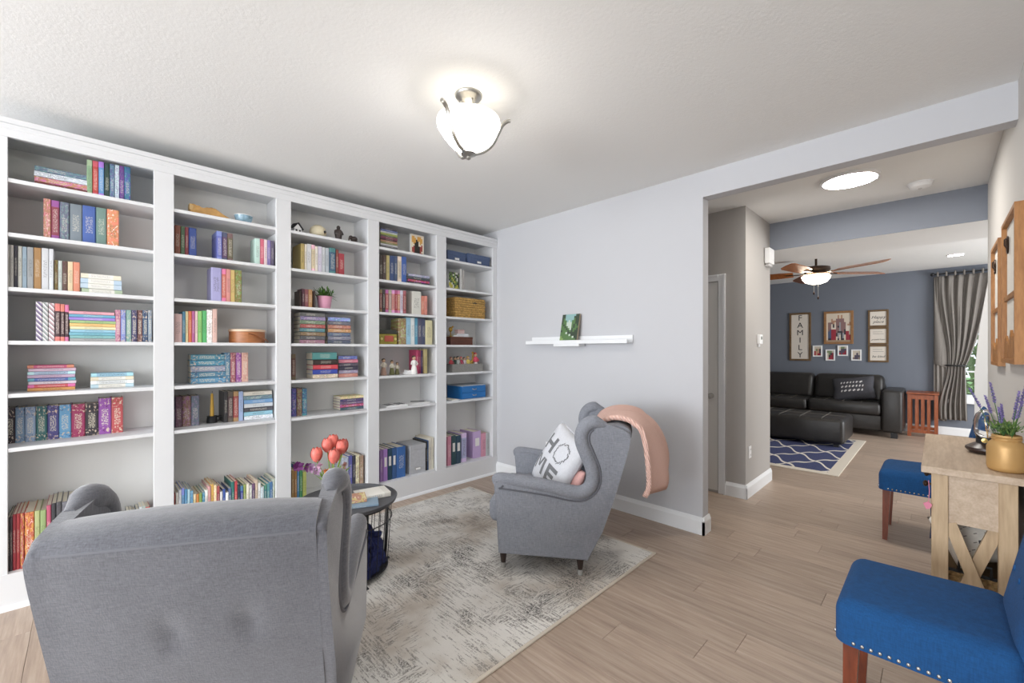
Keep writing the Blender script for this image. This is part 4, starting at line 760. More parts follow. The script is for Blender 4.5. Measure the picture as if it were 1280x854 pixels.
# ------------------------------------------------------------------ wing chairs
OUT = [(-.034, .125), (-.117, .30), (-.182, .486), (-.255, .738), (-.284, .87), (-.276, .905), (-.2, .935), (-.12, .96), (-.06, .973), (-.01, .945), (.016, .89), (.012, .825), (-.022, .74), (-.05, .66), (-.043, .59), (.0, .548), (.07, .545), (.2, .57), (.38, .592), (.5, .602), (.532, .59), (.54, .55), (.526, .4), (.512, .14)]
def outline(): 
    P = spline([(a, b_, 0) for a, b_ in OUT[2:22]], 3); return [(p[0]-.25, p[1]) for p in P]+[(a-.25, b_) for a, b_ in OUT[22:]]+[(a-.25, b_) for a, b_ in OUT[:2]]
def wing_chair(label, loc, yaw, mf, mp, group='grey wing armchairs'):
    t = thing('wing_armchair', label, 'armchair', loc, yaw, group); pol = outline(); W0, W1 = .305, .385
    for s_ in (-1, 1):
        
        def yo(u): return .345+.055*max(0, min(1, (u+.5)/.72))
        bm = B(); prism(bm, pol, lambda u, v, d: (u, s_*(d if d == W0 else yo(u)), v), W0, W1, bev=.03, seg=4); sd = obj('side_wing', bm, mf, t, 60)
        cx_, cz_ = 0, .45; pp = []
        ins = [Vector((a, b_, 0)) for a, b_ in pol]; n = len(ins)
        for i in range(n):
            e = (ins[(i+1) % n]-ins[i-1]).normalized(); nrm = Vector((e.y, -e.x, 0)); pp.append(ins[i]-nrm*.058)
        area2 = sum(ins[i].x*ins[(i+1) % n].y-ins[(i+1) % n].x*ins[i].y for i in range(n))
        if area2 < 0: pp = [2*ins[i]-pp[i] for i in range(n)]
        path = [(p.x, s_*(yo(p.x)+.001), p.y) for i, p in enumerate(pp) if 17 <= i <= 55]
        bm = B(); tube(bm, path, .0055, 6); obj('piping', bm, mp, sd, True)
        ra = [Vector((pp[i].x*.22+ins[i].x*.78, s_*(W0+yo(ins[i].x))/2+s_*.006, pp[i].y*.22+ins[i].y*.78)) for i in range(14, 57)]; nr = len(ra)
        bm = B(); tube(bm, ra, [.043*min(1, .35+(k+.5)*.18, .45+(nr-k)*.2) for k in range(nr)], 12); obj('edge_roll', bm, mf, sd, True)
    # back: lofted across the width
    prof = spline([(-.034, .13, 0), (-.117, .30, 0), (-.182, .486, 0), (-.255, .738, 0), (-.285, .86, 0), (-.29, .89, 0), (-.268, .925, 0), (-.215, .942, 0), (-.15, .935, 0), (-.105, .90, 0), (-.09, .83, 0), (-.075, .68, 0), (-.02, .46, 0), (.03, .40, 0), (.04, .13, 0)], 6)
    nw = 45; bm = B(); rings = []
    for j in range(nw):
        y = -W0-.012+(2*W0+.024)*j/(nw-1); q = 1-(y/W0)**2; q = max(q, 0); ring = []
        for ip, p in enumerate(prof):
            x, z = p[0]-.25, p[1]; f = max(0, (z-.3)/.7)
            dent = sum(.016*math.exp(-((y-yy)**2+(z-.62)**2)/.0009) for yy in (-.13, .06)) if ip < len(prof)*.45 else 0
            ring.append(bm.verts.new((x+dent-(.022*q*f if ip < len(prof)*.5 else -.028*q*(1-abs(f-.5))*min(1, (ip-len(prof)*.5)/8)), y, z+.012*q*max(0, (z-.8)/.14))))
        rings.append(ring)
    for j in range(nw-1):
        for i in range(len(prof)): i2 = (i+1) % len(prof); bm.faces.new((rings[j][i], rings[j][i2], rings[j+1][i2], rings[j+1][i]))
    bm.faces.new(rings[0]); bm.faces.new(rings[-1][::-1]); bk = obj('backrest', bm, mf, t, 60)
    pth = []
    for j in range(nw):
        y = -W0+.004+(2*W0-.008)*j/(nw-1); q = max(0, 1-(y/W0)**2); pth.append((-.2885-.25-.022*q*.84, y, .888+.012*q*.6))
    bm = B(); tube(bm, pth, .0045, 6); obj('piping', bm, mp, bk, True)
    for y in (-.16, 0, .16):
        for z in (.62, .78):
            bm = B(); lathe(bm, [(.004, 0), (.014, .001), (.012, .005), (.003, .007)], 12); obj('button', bm, mf, bk, True, (-.045-.25+(.62-z)*.1, y, z), (0, R90-.2, 0))
    obj('seat_base', rbox(-.28, .268, -W0-.01, W0+.01, .125, .285, .02, 3), mf, t, 60)
    cu = obj('seat_cushion', rbox(-.25, .35, -W0+.004, W0-.004, .285, .45, .05, 5), mf, t, 60)
    bm = B(); tube(bm, [(.345, -W0+.04, .41), (.353, 0, .412), (.345, W0-.04, .41)], .005, 6); obj('piping', bm, mp, cu, True)
    for x, y, s_ in ((.25, .3, 1), (.25, -.3, 1), (-.235, .3, -1), (-.235, -.3, -1)):
        bm = B(); lathe(bm, [(.013, .02), (.026, .135), (.004, .135)], 14); lg = obj('leg', bm, M_legdk, t, 40, (x, y, 0)); lg.rotation_euler = (0, 0, 0)
        bm = B(); lathe(bm, [(.016, .0125), (.0165, .045), (.013, .045)], 14); f_ = obj('foot_cap', bm, mat('clear_cap', '#9c9a96', .25), lg, 40); f_['label'] = 'translucent foot cap'
    return t
fL = math.radians(60); oL = Vector((.33, 1.655, 0))+Vector((math.cos(fL), math.sin(fL), 0))*.25
fR = math.radians(124.1); oR = Vector((2.412, 1.716, 0))+Vector((math.cos(fR), math.sin(fR), 0))*.25
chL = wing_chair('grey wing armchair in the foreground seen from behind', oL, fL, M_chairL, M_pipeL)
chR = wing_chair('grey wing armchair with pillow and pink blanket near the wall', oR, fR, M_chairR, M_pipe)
# pink blanket over the back of the far chair
m, g = newmat('pink_knit', .95); tc = g.n('ShaderNodeTexCoord'); M_knit = m
wv = g.n('ShaderNodeTexWave'); wv.inputs['Scale'].default_value = 55; wv.inputs['Distortion'].default_value = 1.5; wv.bands_direction = 'Y'; g.l(tc.outputs['Object'], wv.inputs['Vector'])
nz = g.noise(tc.outputs['Object'], 150, 3); g.l(g.ramp(g.math('MULTIPLY_ADD', wv.outputs['Fac'], .6, g.math('MULTIPLY', nz, .4)), [(.1, '#dcae9f'), (.8, '#f0cdc0')]), g.b.inputs['Base Color']); g.bump(wv.outputs['Fac'], .7, .006)
t = thing('knit_blanket', 'pink ribbed knit blanket draped over the grey wing chair back', 'blanket', oR, fR)
pth = spline([(-.325, -.0, .86), (-.35, 0, .93), (-.41, 0, .968), (-.48, 0, .978), (-.555, 0, .962), (-.615, 0, .90), (-.64, 0, .80), (-.655, 0, .66), (-.655, 0, .55), (-.63, 0, .47)], 4)
def sm(x): x = max(0, min(1, x)); return x*x*(3-2*x)
def bl(u, v):
    i = u*(len(pth)-1); a = int(min(i, len(pth)-2)); p = pth[a].lerp(pth[a+1], i-a); wdt = .19+.05*math.sin(u*2.6); y0 = .06-.04*u
    y = y0+(v-.5)*2*wdt*(1 if u > .15 else .6+u*2.6); fold = math.sin(v*9+u*3)*.03*min(1, u*2)
    k = max(0, (u-.35))
    return Vector((p.x-fold*.8-.008-k*.05*math.sin(v*3.1)-.15*(1-v)*sm(k*2.2), y+.02*math.sin(u*6+v*4), p.z+.006+(fold*.5 if u < .5 else 0)-(.04*math.sin(v*5+1) if u > .95 else 0)))
bm = B(); surf(bm, bl, 34, 22); obj('knit', bm, M_knit, t, 'all', solid=.03)
# HOME pillow
def pil(u, v, a, b_, T): 
    e = ((1-u*u)*(1-v*v)); e = max(e, 0)**.42; return Vector((T*e, a*u*(1-.07*(1-u*u)*0-.08*v*v*(1-abs(u))*0), b_*v))*1
def pillow(name, label, a, T, m, parent_M, cat='pillow', b_=None):
    b_ = b_ or a; t = thing(name, label, cat); t.matrix_world = parent_M
    def sh(u, v): 
        k = 1-.07*(1-u*u) if abs(v) > .0 else 1
        return u*(1-.09*(1-v*v)*0)*(1-.08*(1-abs(v))**2*abs(u)), v*(1-.08*(1-abs(u))**2*abs(v))
    bm = B(); n = 19; F = {}
    for s_ in (1, -1):
        for i in range(n):
            for j in range(n):
                u, v = -1+2*i/(n-1), -1+2*j/(n-1)
                if s_ == -1 and (i in (0, n-1) or j in (0, n-1)): F[(s_, i, j)] = F[(1, i, j)]; continue
                p = pil(u, v, a, b_, T*s_); uu, vv = sh(u, v); F[(s_, i, j)] = bm.verts.new((p.x, a*uu, b_*vv))
        for i in range(n-1):
            for j in range(n-1): bm.faces.new((F[(s_, i, j)], F[(s_, i+1, j)], F[(s_, i+1, j+1)], F[(s_, i, j+1)]))
    obj('cushion', bm, m, t, 'all'); t['a'] = a
    return t, sh
def lay(bm, sh, a, b_, T, quad, n=3, off=.0016):
    """lay a quad given in u,v corner coords on the pillow face"""
    g_ = [[None]*(n+1) for _ in range(n+1)]
    for i in range(n+1):
        for j in range(n+1):
            f, h_ = i/n, j/n; u = (quad[0][0]*(1-f)+quad[1][0]*f)*(1-h_)+(quad[3][0]*(1-f)+quad[2][0]*f)*h_; v = (quad[0][1]*(1-f)+quad[1][1]*f)*(1-h_)+(quad[3][1]*(1-f)+quad[2][1]*f)*h_
            p = pil(u, v, a, b_, T); uu, vv = sh(u, v); g_[i][j] = bm.verts.new((p.x+off, a*uu, b_*vv))
    for i in range(n):
        for j in range(n): bm.faces.new((g_[i][j], g_[i+1][j], g_[i+1][j+1], g_[i][j+1]))
Mch = Matrix.Translation(oR) @ Matrix.Rotation(fR, 4, 'Z')
Mp = Mch @ Matrix.Translation((-.085, .06, .635)) @ Matrix.Rotation(math.radians(34), 4, 'Z') @ Matrix.Rotation(math.radians(-26), 4, 'Y') @ Matrix.Rotation(math.radians(-14), 4, 'X')
M_linen = mat('white_linen', '#d6d8de', .9, noise=.05, nscale=80); M_ink = mat('grey_print', '#77797c', .9)
a, T = .225, .08
tp, sh = pillow('home_pillow', 'white pillow printed HOME with a wreath on the grey wing chair', a, T, M_linen, Mp)
def rect(u0, u1, v0, v1): return [(u0, v0), (u1, v0), (u1, v1), (u0, v1)]
def letter(nm, quads):
    bm = B()
    for q in quads: lay(bm, sh, a, a, T, q)
    obj(nm, bm, M_ink, tp)
# u grows to the chair's left = viewer's right
letter('letter_h', [rect(-.72, -.6, .1, .62), rect(-.26, -.1, .1, .62), rect(-.6, -.26, .3, .42)])
letter('letter_m', [rect(-.75, -.65, -.62, -.1), rect(-.2, -.06, -.62, -.1), [(-.65, -.1), (-.55, -.1), (-.36, -.45), (-.46, -.45)], [(-.46, -.45), (-.36, -.45), (-.2, -.1), (-.3, -.1)]])
letter('letter_e', [rect(.12, .28, -.62, -.1), rect(.28, .66, -.22, -.1), rect(.28, .58, -.42, -.31), rect(.28, .66, -.62, -.5)])
bm = B(); rnd = random.Random(5)
for k in range(46):
    an = k/46*6.283; rr = .3+rnd.uniform(-.03, .03); u, v = .36+rr*math.cos(an), .36+rr*math.sin(an); d = an+1.57+rnd.uniform(-.8, .8); l = .05; c_, s_ = math.cos(d)*l, math.sin(d)*l
    lay(bm, sh, a, a, T, [(u-c_, v-s_), (u+s_*.35, v-c_*.35), (u+c_, v+s_), (u-s_*.35, v+c_*.35)], 1)
obj('wreath', bm, M_ink, tp)
Mp2 = Mch @ Matrix.Translation((-.2, .19, .545)) @ Matrix.Rotation(math.radians(20), 4, 'Z') @ Matrix.Rotation(math.radians(-22), 4, 'Y')
t2, _ = pillow('pink_cushion', 'small pink cushion tucked behind the white HOME pillow', .095, .035, mat('pink_cushion_cloth', '#d8a9a4', .9, noise=.1, nscale=60), Mp2)
bm = B(); tube(bm, [(0, -.09, .09), (0, .09, .09), (0, .09, -.09), (0, -.09, -.09)], .003, 5, closed=True); obj('edge_seam', bm, mat('pink_seam', '#c89088', .9), t2)
bm = B(); tube(bm, [(0, -a*.98, a*.98), (0, a*.98, a*.98), (0, a*.98, -a*.98), (0, -a*.98, -a*.98)], .004, 5, closed=True); obj('edge_seam', bm, M_linen, tp)

# ------------------------------------------------------------------ wire side table
TX, TY, TH = 1.155, 2.60, .455
t = thing('wire_side_table', 'round dark grey tray side table with wire basket base', 'side table', (TX, TY, .0115))
bm = B(); lathe(bm, [(.004, TH-.022), (.27, TH-.022), (.288, TH-.014), (.296, TH+.006), (.29, TH+.008), (.28, TH-.006), (.262, TH-.012), (.004, TH-.012)], 56); obj('tray_top', bm, M_dkgrey, t, 40)
def ringp(r, z, n=48): return [(r*math.cos(2*math.pi*i/n), r*math.sin(2*math.pi*i/n), z) for i in range(n)]
for r, z, th in ((.262, TH-.028, .005), (.262, TH-.12, .0035), (.235, .03, .005)):
    bm = B(); tube(bm, ringp(r, z), th, 6, closed=True); obj('hoop', bm, M_black, t, True)
for i in range(30):
    a_ = 2*math.pi*i/30; bm = B(); tube(bm, [(.262*math.cos(a_), .262*math.sin(a_), TH-.028), (.235*math.cos(a_), .235*math.sin(a_), .03)], .0022, 5); obj('wire', bm, M_black, t)
for i in range(4):
    a_ = math.radians(-92+90*i); c_, s_ = math.cos(a_), math.sin(a_); bm = B()
    obox(bm, (.268*c_, .268*s_, TH-.025), (.243*c_, .243*s_, .004), .022, .005, (-s_, c_, 0)); obox(bm, (.245*c_, .245*s_, .0035), (.275*c_, .275*s_, .0035), .022, .005, (-s_, c_, 0)); obj('leg', bm, M_black, t)
bm = B(); lathe(bm, [(.236, .026), (.236, .03), (.004, .03)], 36); obj('basket_floor', bm, M_black, t)
# navy yarn blanket in the basket
t = thing('navy_blanket', 'crumpled navy chenille blanket inside the wire table basket', 'blanket', (TX, TY, .043)); M_navy = mat('navy_chenille', '#222a5c', .95, noise=.5, nscale=45, bump=1, bscale=90)
rnd = random.Random(11)
def nb(u, v):
    a_ = u*2*math.pi; e = v*math.pi*.5; r = .215*math.cos(e)**.4*(1+.07*math.sin(5*a_+3)+.05*math.sin(11*a_+v*9)); z = .19*math.sin(e)*(1+.2*math.sin(3*a_+1)+.1*math.sin(7*a_)); return Vector((r*math.cos(a_), r*math.sin(a_), z*1.0+.0))
bm = B(); surf(bm, nb, 48, 14, True); obj('fabric', bm, M_navy, t, 'all')
for k in range(9):
    a0 = rnd.uniform(0, 6.28); pts = []
    for i in range(14):
        u = (a0+i*.12)/6.283 % 1; v = .12+.75*abs(math.sin(i*.2+k)); q = nb(u, v); pts.append(q*1.03+Vector((0, 0, .012)))
    bm = B(); tube(bm, spline(pts, 2), .017, 6); obj('fold', bm, M_navy, t, True)
# books on the tray
zt = .0115+TH-.012
b1 = book((1.03, 2.15, 0), .014, .19, .25, '#7f9ab0', 'plain', 'blue magazine with landscape cover lying on the grey tray', None); b1.location = (1.02, 2.49, zt+.008); b1.rotation_euler = Euler((0, R90, math.radians(-25)))
b2_ = book((0, 0, 0), .022, .13, .17, '#c08468', 'art', 'small orange book stacked on the blue magazine', None); b2_.location = (1.05, 2.52, zt+.015+.0115); b2_.rotation_euler = Euler((0, R90, math.radians(-20)))
b3 = book((0, 0, 0), .03, .15, .2, '#dcd9cf', 'ends', 'thick white book lying at the right of the grey tray', None); b3.location = (1.19, 2.53, zt+.0155); b3.rotation_euler = Euler((0, R90, math.radians(-12)))
# vase and flowers
VX, VY = 1.07, 2.64
t = thing('flower_vase', 'small green glass vase of tulips on the grey tray', 'vase', (VX, VY, zt)); bm = B(); lathe(bm, [(.03, 0), (.042, .01), (.048, .06), (.036, .12), (.04, .14), (.036, .14), (.031, .12), (.042, .06), (.036, .012), (.004, .01)], 24); obj('glass', bm, mat('vase_green', '#b8cca0', .15, trans=.3), t, 40); bm = B(); tube(bm, ringp(.038, .14, 20), .003, 5, closed=True); obj('rim', bm, mat('vase_green', '#b8cca0'), t)
M_tul = mat('tulip_coral', '#e2766a', .5, noise=.25, nscale=30); M_stem = mat('tulip_stem', '#8fae4c', .5); M_tleaf = mat('tulip_leaf', '#86a850', .5, noise=.3, nscale=20)
def tulip(label, dx, dy, h, mm=M_tul, r=.036):
    t = thing('tulip', label, 'flower', (VX+dx*.08, VY+dy*.08, zt+.012), 0, 'coral tulips in the vase'); top = Vector((dx, dy, h))
    bm = B(); tube(bm, spline([(0, 0, 0), (dx*.25, dy*.25, h*.45), top], 4), .0035, 6); obj('stem', bm, M_stem, t, True)
    for k in range(6):
        a_ = k*math.pi/3; o_ = .9 if k % 2 else 1.0; bm = B(); 
        def pf_(u, v, a_=a_, o_=o_):
            w = math.sin(min(1, v*1.02)*math.pi*.93)**.6*.62; an = a_+(u-.5)*2*w*1.15; rr = r*o_*(math.sin(v*2.25+.3))**.8*.98; return top+Vector((rr*math.cos(an), rr*math.sin(an), (v-.12)*r*2.5))
        surf(bm, pf_, 5, 7); obj('petal', bm, mm, t, 'all')
# offset so that blooms rise above the chair wing as in the photo
for i, (dx, dy, h, lb) in enumerate([(-.07, .04, .255, 'coral tulip at the left of the bouquet'), (.0, -.03, .245, 'coral tulip at the front centre of the bouquet'), (-.005, .05, .30, 'coral tulip at the top of the bouquet'), (.055, .0, .285, 'coral tulip right of centre in the bouquet'), (.085, .05, .28, 'coral tulip at the far right of the bouquet'), (.03, .06, .315, 'coral tulip highest at the back of the bouquet')]): tulip(lb, dx, dy, h)
lf = thing('tulip_leaves', 'long green tulip leaves fanning from the vase', 'leaves', (VX, VY, zt+.02))
rnd = random.Random(2)
for k in range(9):
    a_ = k*.7; bm = B(); blade(bm, (0, 0, .06), (math.cos(a_)*.55, math.sin(a_)*.55, .8), rnd.uniform(.16, .22), .014, .25); obj('leaf', bm, M_tleaf, lf, 'all')
t = thing('orchid_spray', 'purple and white orchid spray leaning left from the vase', 'flower', (VX, VY, zt+.02)); M_orc = mat('orchid_purple', '#7a3a7a', .5); M_orl = mat('orchid_pale', '#c9a4c8', .5)
sp_ = spline([(0, 0, .05), (-.05, .03, .16), (-.11, .04, .21), (-.19, .05, .235)], 4); bm = B(); tube(bm, sp_, .003, 5); obj('stem', bm, M_stem, t)
for k, (i, mm) in enumerate(((6, M_orl), (8, M_orl), (9, M_orc), (11, M_orc), (12, M_orc))):
    c_ = sp_[min(i, len(sp_)-1)]; bm = B()
    for q in range(5):
        a_ = q*1.2566+k; d = Vector((math.cos(a_)*.7, -.5, math.sin(a_))).normalized(); blade(bm, c_, d, .034, .013, .05, Vector((0, 1, 0)))
    obj('blossom', bm, mm, t, 'all')
t = thing('filler_blossom', 'orange and dusty pink filler blossoms beside the tulips', 'flower', (VX, VY, zt+.02))
for k, (x, y, z, c_) in enumerate([(-.045, -.03, .19, '#e09040'), (.075, -.01, .2, '#c89a94'), (.085, .03, .165, '#c89a94'), (-.075, .0, .225, '#d8b0c8')]):
    bm = B(); tube(bm, [(0, 0, .05), (x*.5, y*.5, z*.6), (x, y, z)], .0025, 5); st_ = obj('stem', bm, M_stem, t); bm = B()
    rnd = random.Random(k)
    for q in range(26): d = Vector((rnd.gauss(0, 1), rnd.gauss(0, 1), rnd.gauss(.5, 1))).normalized(); blade(bm, (x, y, z), d, .024, .007, .1)
    obj('blossom', bm, mat('filler_'+c_, c_, .6), t)

# ------------------------------------------------------------------ blue dining chairs
def dining_chair(label, x, y):
    """seat front towards +Y (local -> +x forward)"""
    t = thing('dining_chair', label, 'chair', (x, y, 0), R90, 'blue upholstered dining chairs')
    def seat(u, v): pass
    bm = rbox(-.2, .245, -.235, .235, .30, .53, .045, 5)
    for v in bm.verts:
        if v.co.z < .37: v.co.z = .372
        if v.co.z > .46: v.co.z += .022*(1-(v.co.y/.235)**2)*(1-((v.co.x-.02)/.24)**2) - .012*max(0, (v.co.x-.1)/.14)
    obj('seat', bm, M_bluefab, t, 60)
    def bf(u, v, s_):
        y_ = -.235+.47*u; z = .37+.62*v; xb = -.185-.095*v-.02*v*v; th = .038*(1-.25*v)*((1-(2*u-1)**6)**.5)*min(1, (1-v)*9+.05)**.5
        return Vector((xb+s_*th, y_*(1-.03*v)*(1-.06*max(0, v-.93)*10*.5), z))
    bm = B(); n1, n2 = 17, 17; F = {}
    for s_ in (1, -1):
        for i in range(n1):
            for j in range(n2): F[(s_, i, j)] = bm.verts.new(bf(i/(n1-1), j/(n2-1), s_))
        for i in range(n1-1):
            for j in range(n2-1): bm.faces.new((F[(s_, i, j)], F[(s_, i+1, j)], F[(s_, i+1, j+1)], F[(s_, i, j+1)]))
    for i in range(n1-1):
        for j in (0, n2-1): bm.faces.new((F[(1, i, j)], F[(1, i+1, j)], F[(-1, i+1, j)], F[(-1, i, j)]))
    for j in range(n2-1):
        for i in (0, n1-1): bm.faces.new((F[(1, i, j)], F[(1, i, j+1)], F[(-1, i, j+1)], F[(-1, i, j)]))
    bmesh.ops.remove_doubles(bm, verts=bm.verts, dist=.0008); bk = obj('backrest', bm, M_bluefab, t, 70)
    for z, ys in ((.66, (-.12, 0, .12)), (.80, (-.06, .06)), (.9, (-.12, 0, .12))):
        for y_ in ys:
            p = bf((y_+.235)/.47, (z-.37)/.62, 1); bm = B(); lathe(bm, [(.003, 0), (.012, .001), (.009, .005), (.002, .006)], 10); obj('button', bm, M_bluefab, bk, True, (p.x-.001, y_, z), (0, R90-.15, 0))
    M_nail = mat('nailhead', '#d8d6d2', .2, 1)
    for k in range(17):
        f = k/16
        for sx, sy in ((.2455, -.19+.38*f),):
            bm = B(); ball(bm, (sx, sy, .386), .0065, 8); obj('nailhead', bm, M_nail, t, True)
        for s_ in (-1, 1):
            bm = B(); ball(bm, (-.18+.37*f, s_*.2355, .386), .0065, 8); obj('nailhead', bm, M_nail, t, True)
    for x_, y_, dx in ((.2, .19, .01), (.2, -.19, .01), (-.2, .19, -.06), (-.2, -.19, -.06)):
        bm = B(); q0, q1 = .014, .022
        prism(bm, [(-1, -1), (1, -1), (1, 1), (-1, 1)], lambda u, v, d: (x_+(dx if d == 0 else 0)+u*(q0 if d == 0 else q1), y_+v*(q0 if d == 0 else q1), d*.375), 0, 1); obj('leg', bm, M_mahog, t)
    return t
dining_chair('blue linen dining chair with nailhead trim in the right foreground', 2.105, .015)
dining_chair('blue linen dining chair beyond the console table', 4.36, .065)

# ------------------------------------------------------------------ console table
CXa, CXb, CYa, CYb, CZ = 2.79, 3.87, -.278, .055, .853
t = thing('console_table', 'weathered oak console table with crossed end braces against the wall', 'table', ((CXa+CXb)/2, (CYa+CYb)/2, 0)); hx, hy = (CXb-CXa)/2, (CYb-CYa)/2
obj('table_top', bx(-hx, hx, -hy, hy, CZ-.032, CZ, bev=.002, seg=1), M_oak, t)
for sx in (-1, 1):
    for sy in (-1, 1):
        x_ = sx*(hx-.045); y_ = sy*(hy-.062); obj('leg', bx(x_-.028, x_+.028, y_-.028, y_+.028, 0, CZ-.032, bev=.002, seg=1), M_oakz, t)
    x_ = sx*(hx-.045)
    obj('end_panel', bx(x_-.018, x_+.018, -hy+.088, hy-.09, .60, CZ-.032), M_oak, t)
    obj('end_rail', bx(x_-.02, x_+.02, -hy+.088, hy-.09, .10, .15), M_oak, t)
    for q in (-1, 1):
        bm = B(); obox(bm, (x_-.012*q, q*(hy-.095), .6), (x_-.012*q, -q*(hy-.095), .15), .045, .02, (1, 0, 0)); 
        bm.free(); bm = B(); obox(bm, (x_-.011*q, q*(hy-.095), .6), (x_-.011*q, -q*(hy-.095), .15), .045, .022, (0, 1, 0)); obj('cross_brace', bm, M_oakz, t)
obj('front_apron', bx(-hx+.07, hx-.07, hy-.085, hy-.05, .62, CZ-.032), M_oak, t); obj('back_apron', bx(-hx+.07, hx-.07, -hy+.05, -hy+.075, .62, CZ-.032), M_oak, t); obj('lower_shelf', bx(-hx+.03, hx-.03, -hy+.03, hy-.03, .10, .122), M_oak, t)
for q in range(2):
    x0_ = -hx+.09+q*(hx-.09); d_ = obj('drawer', bx(x0_+.006, x0_+hx-.1, hy-.052, hy-.035, .645, CZ-.05, bev=.002, seg=1), M_oak, t)
    for xx in (.1, hx-.2):
        bm = B(); lathe(bm, [(.007, 0), (.006, .012), (.014, .018), (.015, .026), (.004, .032)], 14); obj('knob', bm, M_brnz, d_, True, (x0_+xx-.05, hy-.035, .74), (-R90, 0, 0))
bm = B(); prism(bm, [(0, 0), (.018, -.012), (.008, -.036), (-.006, -.03), (-.012, -.012)], lambda u, v, d: (d, u, v), -.006, .006); rb = tag(obj('pink_ribbon', bm, mat('ribbon_pink', '#d8849c', .7), None, False, (2.80, .03, .685)), 'small pink paper ribbon hanging at the console table corner', 'ribbon'); bm = B(); tube(bm, [(0, 0, 0), (0, -.003, .05), (0, 0, .1)], .0015, 5); obj('string', bm, mat('ribbon_pink', '#d8849c'), rb)
# basket with cushions below
t = thing('seagrass_basket', 'woven seagrass basket under the console table', 'basket', (3.12, -.12, .122)); wickbox(t, .5, .2, .25, 10, M_seagrass)
bm = B(); tube(bm, [(-.26, -.11, .25), (.26, -.11, .25), (.26, .11, .25), (-.26, .11, .25)], .008, 6, closed=True); obj('metal_rim', bm, M_black, t); bm = B(); tube(bm, [(-.262, -.05, .25), (-.268, -.05, .3), (-.268, .05, .3), (-.262, .05, .25)], .007, 6); obj('handle', bm, M_black, t)
Mq = Matrix.Translation((3.0, -.12, .5)) @ Matrix.Rotation(math.radians(188), 4, 'Z') @ Matrix.Rotation(math.radians(-30), 4, 'Y') @ Matrix.Rotation(math.radians(24), 4, 'X')
a2, T2 = .118, .045; tq, shq = pillow('script_pillow', 'cream pillow with handwriting and a bird in the seagrass basket', a2, T2, mat('cream_linen', '#ddd6cb', .9, noise=.1, nscale=40), Mq)
bm = B(); rnd = random.Random(8)
for r_ in range(5):
    for c_ in range(9):
        if rnd.random() < .75: u, v = -.7+c_*.17, .6-r_*.28+rnd.uniform(-.03, .03); lay(bm, shq, a2, a2, T2, rect(u, u+.11, v, v+.035), 1)
obj('handwriting', bm, mat('script_ink', '#8a8078', .9), tq)
bm = B(); lay(bm, shq, a2, a2, T2, [(-.05, -.3), (.22, -.36), (.26, -.24), (.0, -.18)], 2, .003); lay(bm, shq, a2, a2, T2, [(.2, -.3), (.42, -.2), (.4, -.16), (.2, -.24)], 2, .003); obj('bird_print', bm, M_scrib, tq)
Mq = Matrix.Translation((3.3, -.15, .49)) @ Matrix.Rotation(math.radians(190), 4, 'Z') @ Matrix.Rotation(math.radians(-15), 4, 'Y')
m, g = newmat('floral_cloth', .9); tc = g.n('ShaderNodeTexCoord'); vo = g.n('ShaderNodeTexVoronoi'); vo.inputs['Scale'].default_value = 34; g.l(tc.outputs['Object'], vo.inputs['Vector']); hu = g.n('ShaderNodeSeparateColor'); g.l(vo.outputs['Color'], hu.inputs[0]); g.l(g.ramp(hu.outputs[0], [(.0, '#2a2228'), (.35, '#a83a48'), (.6, '#d88a80'), (.8, '#6a7a48'), (1, '#e0c8a8')]), g.b.inputs['Base Color'])
tf, _ = pillow('floral_pillow', 'dark floral pillow behind the cream script pillow', .12, .045, m, Mq); bm = B(); tube(bm, [(0, -.11, .11), (0, .11, .11), (0, .11, -.11), (0, -.11, -.11)], .004, 5, closed=True); obj('edge_seam', bm, M_black, tf)
Mq = Matrix.Translation((3.24, -.055, .46)) @ Matrix.Rotation(math.radians(175), 4, 'Z') @ Matrix.Rotation(math.radians(-12), 4, 'Y')
tf, _ = pillow('navy_pillow', 'small navy pillow in the seagrass basket', .085, .04, mat('navy_cloth', '#2c3a58', .9), Mq); bm = B(); tube(bm, [(0, -.08, .08), (0, .08, .08), (0, .08, -.08), (0, -.08, -.08)], .004, 5, closed=True); obj('edge_seam', bm, M_black, tf)
# lamp and jar on the console
t = thing('dome_lamp', 'dark round based lamp with a clear glass dome on the console', 'lamp', (3.35, -.185, CZ)); M_dkbase = mat('dark_walnut_base', '#3a2c28', .35)
bm = B(); lathe(bm, [(.055, 0), (.075, .012), (.082, .022), (.08, .032), (.05, .052), (.045, .054), (.04, .056)], 32); obj('base', bm, M_dkbase, t, 40); bm = B(); lathe(bm, [(.042, .053), (.042, .085), (.038, .088), (.004, .088)], 28); obj('collar', bm, M_black, t, 40)
bm = B(); lathe(bm, [(.041, .088), (.05, .12), (.05, .17), (.042, .205), (.024, .225), (.006, .23)], 28, cap=False); obj('glass_dome', bm, M_glass, t, 'all', solid=.002)
bm = B(); tube(bm, spline([(-.02, 0, .09), (-.018, .01, .18), (0, 0, .2), (.018, -.01, .18), (.02, 0, .09)], 4), .0015, 5); obj('filament', bm, mat('filament_brass', '#c8a058', .3, 1), t)
bm = B(); lathe(bm, [(.012, 0), (.012, .004), (.003, .005)], 12); obj('switch_dial', bm, mat('dial_brass', '#c8b070', .3, .8), t, False, (-.042, .012, .072), (0, -R90, 0))
t = thing('gold_jar', 'gold painted mason jar on the console table', 'jar', (2.93, -.2195, CZ)); M_goldj = mat('gold_jar_paint', '#c79f66', .45, .3)
